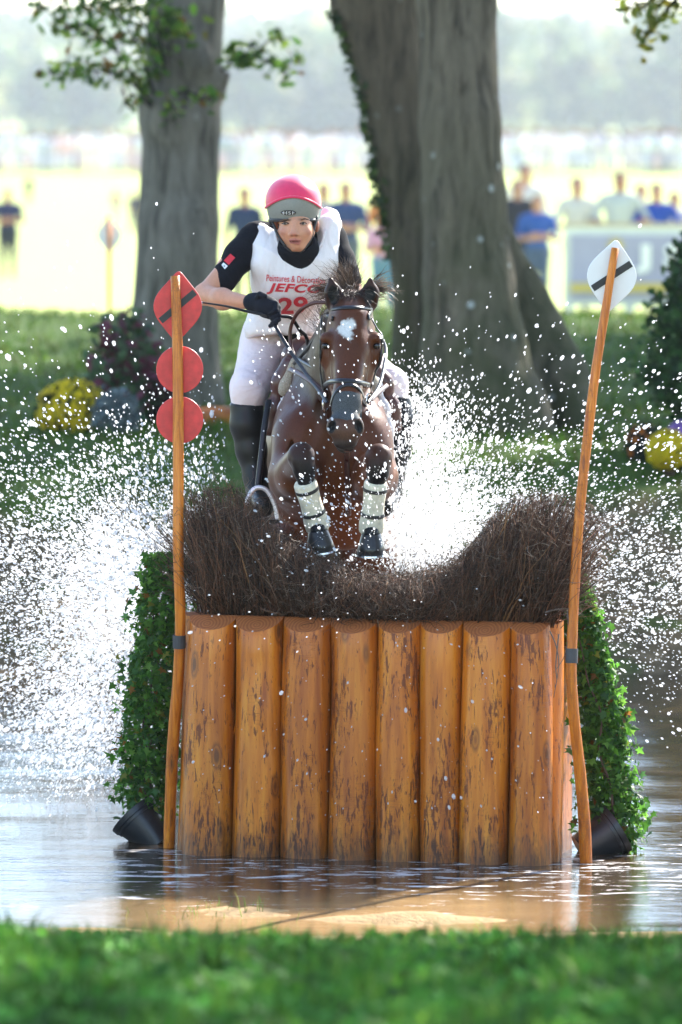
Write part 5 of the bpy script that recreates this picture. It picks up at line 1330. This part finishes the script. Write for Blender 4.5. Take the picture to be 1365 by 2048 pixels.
# far white flag on a stick
e = empty('flag_pole', W(219, 640, 50.5), 'distant pole with a white flag beyond the bank on the left', 'flag pole')
MB().tube([W(219, 650, 50.5), W(219, 432, 50.5)], [.013, .022], 8).build('post', M_POLE, e)
MB().prism(flag_outline(), W(219, 470, 50.6), np.array([1.0, 0, 0]), np.array([0, 0, 1.0]), .012).build('white_flag', M_WHITE, e, False)

# ------------------------------------------------------------------ spectators and hoarding
M_CLOTH = colmat('clothes', .8, .25, 0, 30, .12, .2, .01)
def spectator(px, yhead, d, label, top, legs, hair_c, pose='stand', skin=(.42, .22, .15), build=1.0, turn=0.0, sleeve=None):
    c = W(px, yhead, d); zb = float(ground_z(c[0], c[1])); H = c[2] - zb; s = H / 1.75; base = np.array([c[0], c[1], zb])
    cr, sr = math.cos(turn), math.sin(turn)
    def p(x, y, z): return base + s * np.array([x * cr - y * sr, x * sr + y * cr, z])
    b = Body(); k = .05 * s; w = build; sl_c = sleeve or top
    for q in (-1, 1):
        b.cap(p(q * .09, 0, .90), p(q * .10, -.01, .50), .092 * s * w, .062 * s, k, legs); b.cap(p(q * .10, -.01, .50), p(q * .105, .02, .09), .06 * s, .042 * s, k, legs)
        b.cap(p(q * .105, .03, .05), p(q * .12, -.13, .04), .045 * s, .035 * s, .02, (.05, .045, .04))
        if pose == 'stand':
            b.cap(p(q * .19 * w, 0, 1.40), p(q * .25 * w, .02, 1.12), .052 * s, .042 * s, k, sl_c); b.cap(p(q * .25 * w, .02, 1.12), p(q * .23, -.08, .86), .038 * s, .028 * s, .02, skin); b.ell(p(q * .23, -.10, .80), (.035 * s, .04 * s, .06 * s), .02, skin)
        elif pose == 'crossed':
            b.cap(p(q * .19 * w, 0, 1.40), p(q * .24 * w, -.08, 1.12), .055 * s, .045 * s, k, sl_c); b.cap(p(q * .24 * w, -.08, 1.12), p(-q * .08, -.22, 1.15 + .03 * q), .042 * s, .032 * s, .02, skin)
        else:
            b.cap(p(q * .19 * w, 0, 1.40), p(q * .30 * w, -.10, 1.14), .055 * s, .045 * s, k, sl_c); b.cap(p(q * .30 * w, -.10, 1.14), p(q * .20, -.36, 1.10), .04 * s, .03 * s, .02, skin); b.ell(p(q * .18, -.40, 1.10), (.05 * s, .04 * s, .035 * s), .02, skin)
    b.ell(p(0, 0, .95), (.16 * s * w, .12 * s, .11 * s), k, legs)
    b.cap(p(0, 0, 1.02), p(0, 0, 1.30), .135 * s * w, .165 * s * w, k, top, (np.array([sr, cr, 0]), 1.35)); b.cap(p(-.12 * w, 0, 1.41), p(.12 * w, 0, 1.41), .075 * s, .075 * s, k, top)
    b.cap(p(0, 0, 1.43), p(0, -.02, 1.56), .055 * s, .055 * s, .02, skin); b.ell(p(0, -.03, 1.62), (.075 * s, .09 * s, .105 * s), .03, skin); b.ell(p(0, -.12, 1.61), .015 * s, .02, skin)
    b.ell(p(0, .015, 1.67), (.084 * s, .092 * s, .085 * s), .02, hair_c)
    o = b.build('person', .022 * s, M_CLOTH, None, 1, .008, None, base); tag(o, label, 'person', 'spectators')
    return o
NAVY = (.02, .03, .08); JEAN = (.06, .09, .16); DK = (.03, .03, .035); BRN = (.05, .03, .02)
spectator(490, 374, 77, "spectator in navy polo shirt standing just left of the rider's shoulder", (.02, .035, .09), DK, BRN)
spectator(648, 366, 78.5, "brown-haired spectator mostly hidden behind the rider's helmet", (.5, .5, .5), JEAN, (.16, .07, .025))
spectator(692, 364, 77, 'spectator in dark blue shirt with folded arms right of the rider', (.035, .06, .15), (.10, .12, .15), BRN, 'crossed', build=1.15)
spectator(764, 425, 76, 'ginger-haired child in pink top beside the twin-stemmed tree', (.55, .28, .42), (.10, .20, .32), (.25, .08, .03), 'crossed', (.45, .2, .13), 1.1)
spectator(772, 366, 80, 'spectator in orange half hidden by the twin-stemmed tree', (.45, .16, .06), DK, BRN)
spectator(1052, 328, 82, 'tall spectator in a dark cap at the back beside the tree', (.6, .55, .55), DK, (.02, .02, .05))
spectator(1036, 358, 78, 'spectator in black shirt partly hidden by the tree trunk', (.03, .03, .04), DK, BRN)
spectator(1075, 390, 76, 'spectator in bright blue sweater and jeans beside the tree', (.03, .085, .30), JEAN, BRN, 'crossed', build=1.15)
spectator(1155, 354, 77, 'spectator in pale beige shirt leaning at the end of the banner', (.52, .50, .44), DK, BRN, 'lean')
spectator(1241, 344, 77, 'spectator in light grey shirt leaning on the banner above the white flag', (.42, .45, .42), DK, BRN, 'lean', (.36, .18, .12), 1.2)
spectator(1283, 368, 79, 'spectator in pink top behind the one in the royal blue shirt', (.60, .08, .15), DK, (.2, .1, .05))
spectator(1314, 366, 77, 'dark-haired spectator in royal blue shirt leaning on the banner', (.02, .06, .30), DK, (.015, .012, .012), 'lean', build=1.1)
spectator(1350, 384, 78.5, 'brown-haired spectator at the right edge behind the banner', (.45, .40, .5), DK, (.09, .04, .02))
spectator(16, 378, 100, 'spectator in navy top standing in the field at the left edge', (.03, .035, .09), (.025, .03, .05), (.30, .12, .05), 'crossed', (.42, .2, .13), 1.2)
spectator(58, 350, 170, 'distant figure in dark clothes on the field left of the oak', (.05, .08, .08), (.03, .05, .05), BRN)
spectator(232, 378, 150, 'distant figure in pink behind the far white flag', (.5, .2, .22), (.2, .25, .35), BRN)
spectator(266, 384, 140, 'farther of two dark figures close to the oak trunk', (.04, .05, .10), (.05, .06, .12), BRN, turn=.6)
spectator(282, 380, 138, 'nearer dark figure touching the edge of the oak trunk', (.04, .045, .09), (.04, .05, .1), BRN, turn=-.5)
# hoarding with printed banner
bn = empty('banner', W(1250, 625, 75), 'long grey-violet banner with white letters and yellow edge on a white frame', 'banner')
def quad(x0, y0, x1, y1, d, th, name, mat):
    a, c = W(x0, y0, d), W(x1, y1, d); m = (a + c) / 2
    return MB().box(m, (abs(c[0] - a[0]), th, abs(a[2] - c[2]))).build(name, mat, bn, False)
M_PUR = plain('violet_grey_vinyl', (.34, .33, .48), .5, nscale=6, var=.06); M_YEL = plain('yellow_vinyl', (.55, .42, .10), .5, nscale=6, var=.05)
M_OFFW = plain('white_frame', (.62, .64, .62), .5)
quad(1128, 452, 1480, 612, 75.1, .03, 'frame', M_OFFW); quad(1141, 470, 1480, 600, 75.06, .03, 'sheet', M_PUR); quad(1141, 566, 1480, 585, 75.03, .02, 'yellow_band', M_YEL)
for x in (1140, 1260, 1380): quad(x - 6, 612, x + 6, 632, 75.1, .05, 'foot', M_OFFW)
quad(1128, 446, 1480, 454, 75.1, .10, 'top_rail', plain('pale_wood', (.45, .36, .25), .7))
V, F = text_obj('J S', 1.0, .05); V[:, :2] -= (V[:, :2].max(0) + V[:, :2].min(0)) / 2; V[:, 0] *= 105 / np.ptp(V[:, 0]); V[:, 1] *= 58 / np.ptp(V[:, 1])
mk('lettering', [W(1322 + x, 517 - y, 75.0) for x, y, _ in V], F, M_WHITE, bn, False)
q = [W(1232 + 20 * math.cos(a) * (1 if i % 2 else .55), 490 + 17 * math.sin(a) * (1 if i % 2 else .55), 75.0) for i, a in enumerate(np.linspace(0, 6.283, 17)[:-1])]
mk('emblem', q, [tuple(range(16))], M_YEL, bn, False)

# ------------------------------------------------------------------ spray
def drops_material():
    m, t, b, o = new_mat('water_drops'); t.nodes.remove(b)
    tr = t.nodes.new('ShaderNodeBsdfTransparent'); tl = t.nodes.new('ShaderNodeBsdfTranslucent'); df = t.nodes.new('ShaderNodeBsdfDiffuse'); gl = t.nodes.new('ShaderNodeBsdfGlossy')
    for n_ in (tl, df): n_.inputs[0].default_value = (.95, .96, .98, 1)
    n_ = noise(t, coords(t), 30, 2); t.links.new(ramp(t, n_, [(0, (.9, .92, .95)), (1, (1, 1, 1))]), tl.inputs[0])
    gl.inputs['Roughness'].default_value = .1
    m1 = t.nodes.new('ShaderNodeMixShader'); m1.inputs[0].default_value = .35; t.links.new(tl.outputs[0], m1.inputs[1]); t.links.new(df.outputs[0], m1.inputs[2])
    m2 = t.nodes.new('ShaderNodeMixShader'); m2.inputs[0].default_value = .12; t.links.new(m1.outputs[0], m2.inputs[1]); t.links.new(gl.outputs[0], m2.inputs[2])
    m3 = t.nodes.new('ShaderNodeMixShader'); m3.inputs[0].default_value = .62; t.links.new(tr.outputs[0], m3.inputs[1]); t.links.new(m2.outputs[0], m3.inputs[2])
    t.links.new(m3.outputs[0], o.inputs[0]); return m
q = np.random.default_rng(77)
def cloud(n, x, y, d, r, org):
    x = x(n); y = y(n) if y.__code__.co_argcount == 1 else y(n, x); dd = q.uniform(d[0], d[1], n)
    return x, y, dd, r * np.exp(.42 * q.normal(size=n)), np.broadcast_to(np.array(org, float), (n, 2))
U_ = lambda a, b: (lambda n: q.uniform(a, b, n)); N_ = lambda a, b: (lambda n: q.normal(a, b, n))
OL, OR = (430, 1230), (800, 1180)
CL = [cloud(10500, N_(265, 85), lambda n, x: q.normal(1175, 95, n), (25.7, 27.4), 1.45, OL), cloud(5500, U_(-90, 430), lambda n, x: q.normal(1085 - .12 * (x - 200), 90, n), (25.6, 27.2), 1.5, OL),
      cloud(1100, U_(-60, 450), lambda n, x: 960 - q.exponential(95, n), (25.4, 27.2), 1.7, OL), cloud(12000, N_(190, 105), lambda n, x: q.normal(1370, 130, n), (26, 28.5), 1.4, OL),
      cloud(6500, N_(850, 66), lambda n, x: q.normal(1060, 60, n), (25.9, 27.3), 1.45, OR), cloud(7500, lambda n: 780 + q.exponential(190, n), lambda n, x: q.normal(985 + (x - 800) * .22, 85, n), (25.6, 27.2), 1.45, OR),
      cloud(5200, U_(1000, 1460), lambda n, x: q.normal(1170, 120, n), (25.3, 27.4), 1.3, OR), cloud(8000, lambda n: 800 + q.exponential(130, n), lambda n, x: q.normal(1020 + (x - 800) * .2, 85, n), (25.8, 27.4), .7, OR), cloud(13000, N_(240, 110), lambda n, x: q.normal(1180, 110, n), (25.8, 27.6), .7, OL), cloud(900, U_(770, 1440), lambda n, x: 900 - q.exponential(85, n), (25.2, 27), 1.7, OR),
      cloud(2600, N_(852, 42), lambda n, x: q.normal(860, 55, n), (25.6, 26.8), 1.45, OR), cloud(330, U_(500, 810), lambda n, x: q.uniform(640, 1160, n), (24.55, 24.75), 1.5, OR),
      cloud(9000, N_(150, 110), lambda n, x: q.normal(1500, 110, n), (26.5, 29), 1.25, OL), cloud(450, U_(600, 800), lambda n, x: q.normal(1020, 60, n), (24.7, 24.85), 1.2, OR), cloud(260, U_(380, 1100), lambda n, x: q.uniform(1150, 1700, n), (24.2, 24.35), 1.2, OR)]
x, y, dd, r, og = [np.concatenate([c[i] for c in CL]) for i in range(5)]
keep = (y < 1640) & (y > 380); x, y, dd, r, og = x[keep], y[keep], dd[keep], np.clip(r[keep], .45, 6.0), og[keep]
P = CAM + dd[:, None] * (FWD + np.stack([(x - CX) / FPX, 0 * x, 0 * x], 1) + UPV * ((CY - y) / FPX)[:, None])
kp = P[:, 2] > .01; x, y, dd, r, og, P = x[kp], y[kp], dd[kp], r[kp], og[kp], P[kp]
dirv = unit(np.stack([x - og[:, 0], .25 * 100 * q.normal(size=len(x)), -(y - og[:, 1]) + 60 * q.normal(size=len(x))], 1))
rm = (r / 455.0)[:, None]
ref = unit(q.normal(size=P.shape)); u = unit(np.cross(dirv, ref)); w = np.cross(dirv, u)
st = q.uniform(1.1, 1.9, (len(P), 1))
big = r > 2.6
def octs(m):
    V = np.stack([P[m] + dirv[m] * rm[m] * st[m], P[m] + u[m] * rm[m], P[m] + w[m] * rm[m], P[m] - u[m] * rm[m], P[m] - w[m] * rm[m], P[m] - dirv[m] * rm[m] * st[m]], 1).reshape(-1, 3)
    T = np.array([(0, 1, 2), (0, 2, 3), (0, 3, 4), (0, 4, 1), (5, 2, 1), (5, 3, 2), (5, 4, 3), (5, 1, 4)])
    return V, (np.arange(m.sum())[:, None, None] * 6 + T[None]).reshape(-1, 3)
def icos(m):
    g = (1 + 5 ** .5) / 2; I = unit(np.array([(-1, g, 0), (1, g, 0), (-1, -g, 0), (1, -g, 0), (0, -1, g), (0, 1, g), (0, -1, -g), (0, 1, -g), (g, 0, -1), (g, 0, 1), (-g, 0, -1), (-g, 0, 1)], float))
    T = np.array([(0, 11, 5), (0, 5, 1), (0, 1, 7), (0, 7, 10), (0, 10, 11), (1, 5, 9), (5, 11, 4), (11, 10, 2), (10, 7, 6), (7, 1, 8), (3, 9, 4), (3, 4, 2), (3, 2, 6), (3, 6, 8), (3, 8, 9), (4, 9, 5), (2, 4, 11), (6, 2, 10), (8, 6, 7), (9, 8, 1)])
    V = (P[m][:, None, :] + rm[m][:, None] * (I[None, :, 0:1] * u[m][:, None] + I[None, :, 1:2] * w[m][:, None] + I[None, :, 2:3] * dirv[m][:, None] * st[m][:, None])).reshape(-1, 3)
    return V, (np.arange(m.sum())[:, None, None] * 12 + T[None]).reshape(-1, 3)
Va, Fa = octs(~big); Vb, Fb = icos(big)
spray = mk('water_spray', np.concatenate([Va, Vb]), np.concatenate([Fa, Fb + len(Va)]), drops_material(), None, True)
tag(spray, 'sunlit droplets of water thrown up on both sides of the horse', 'water spray', kind='stuff')
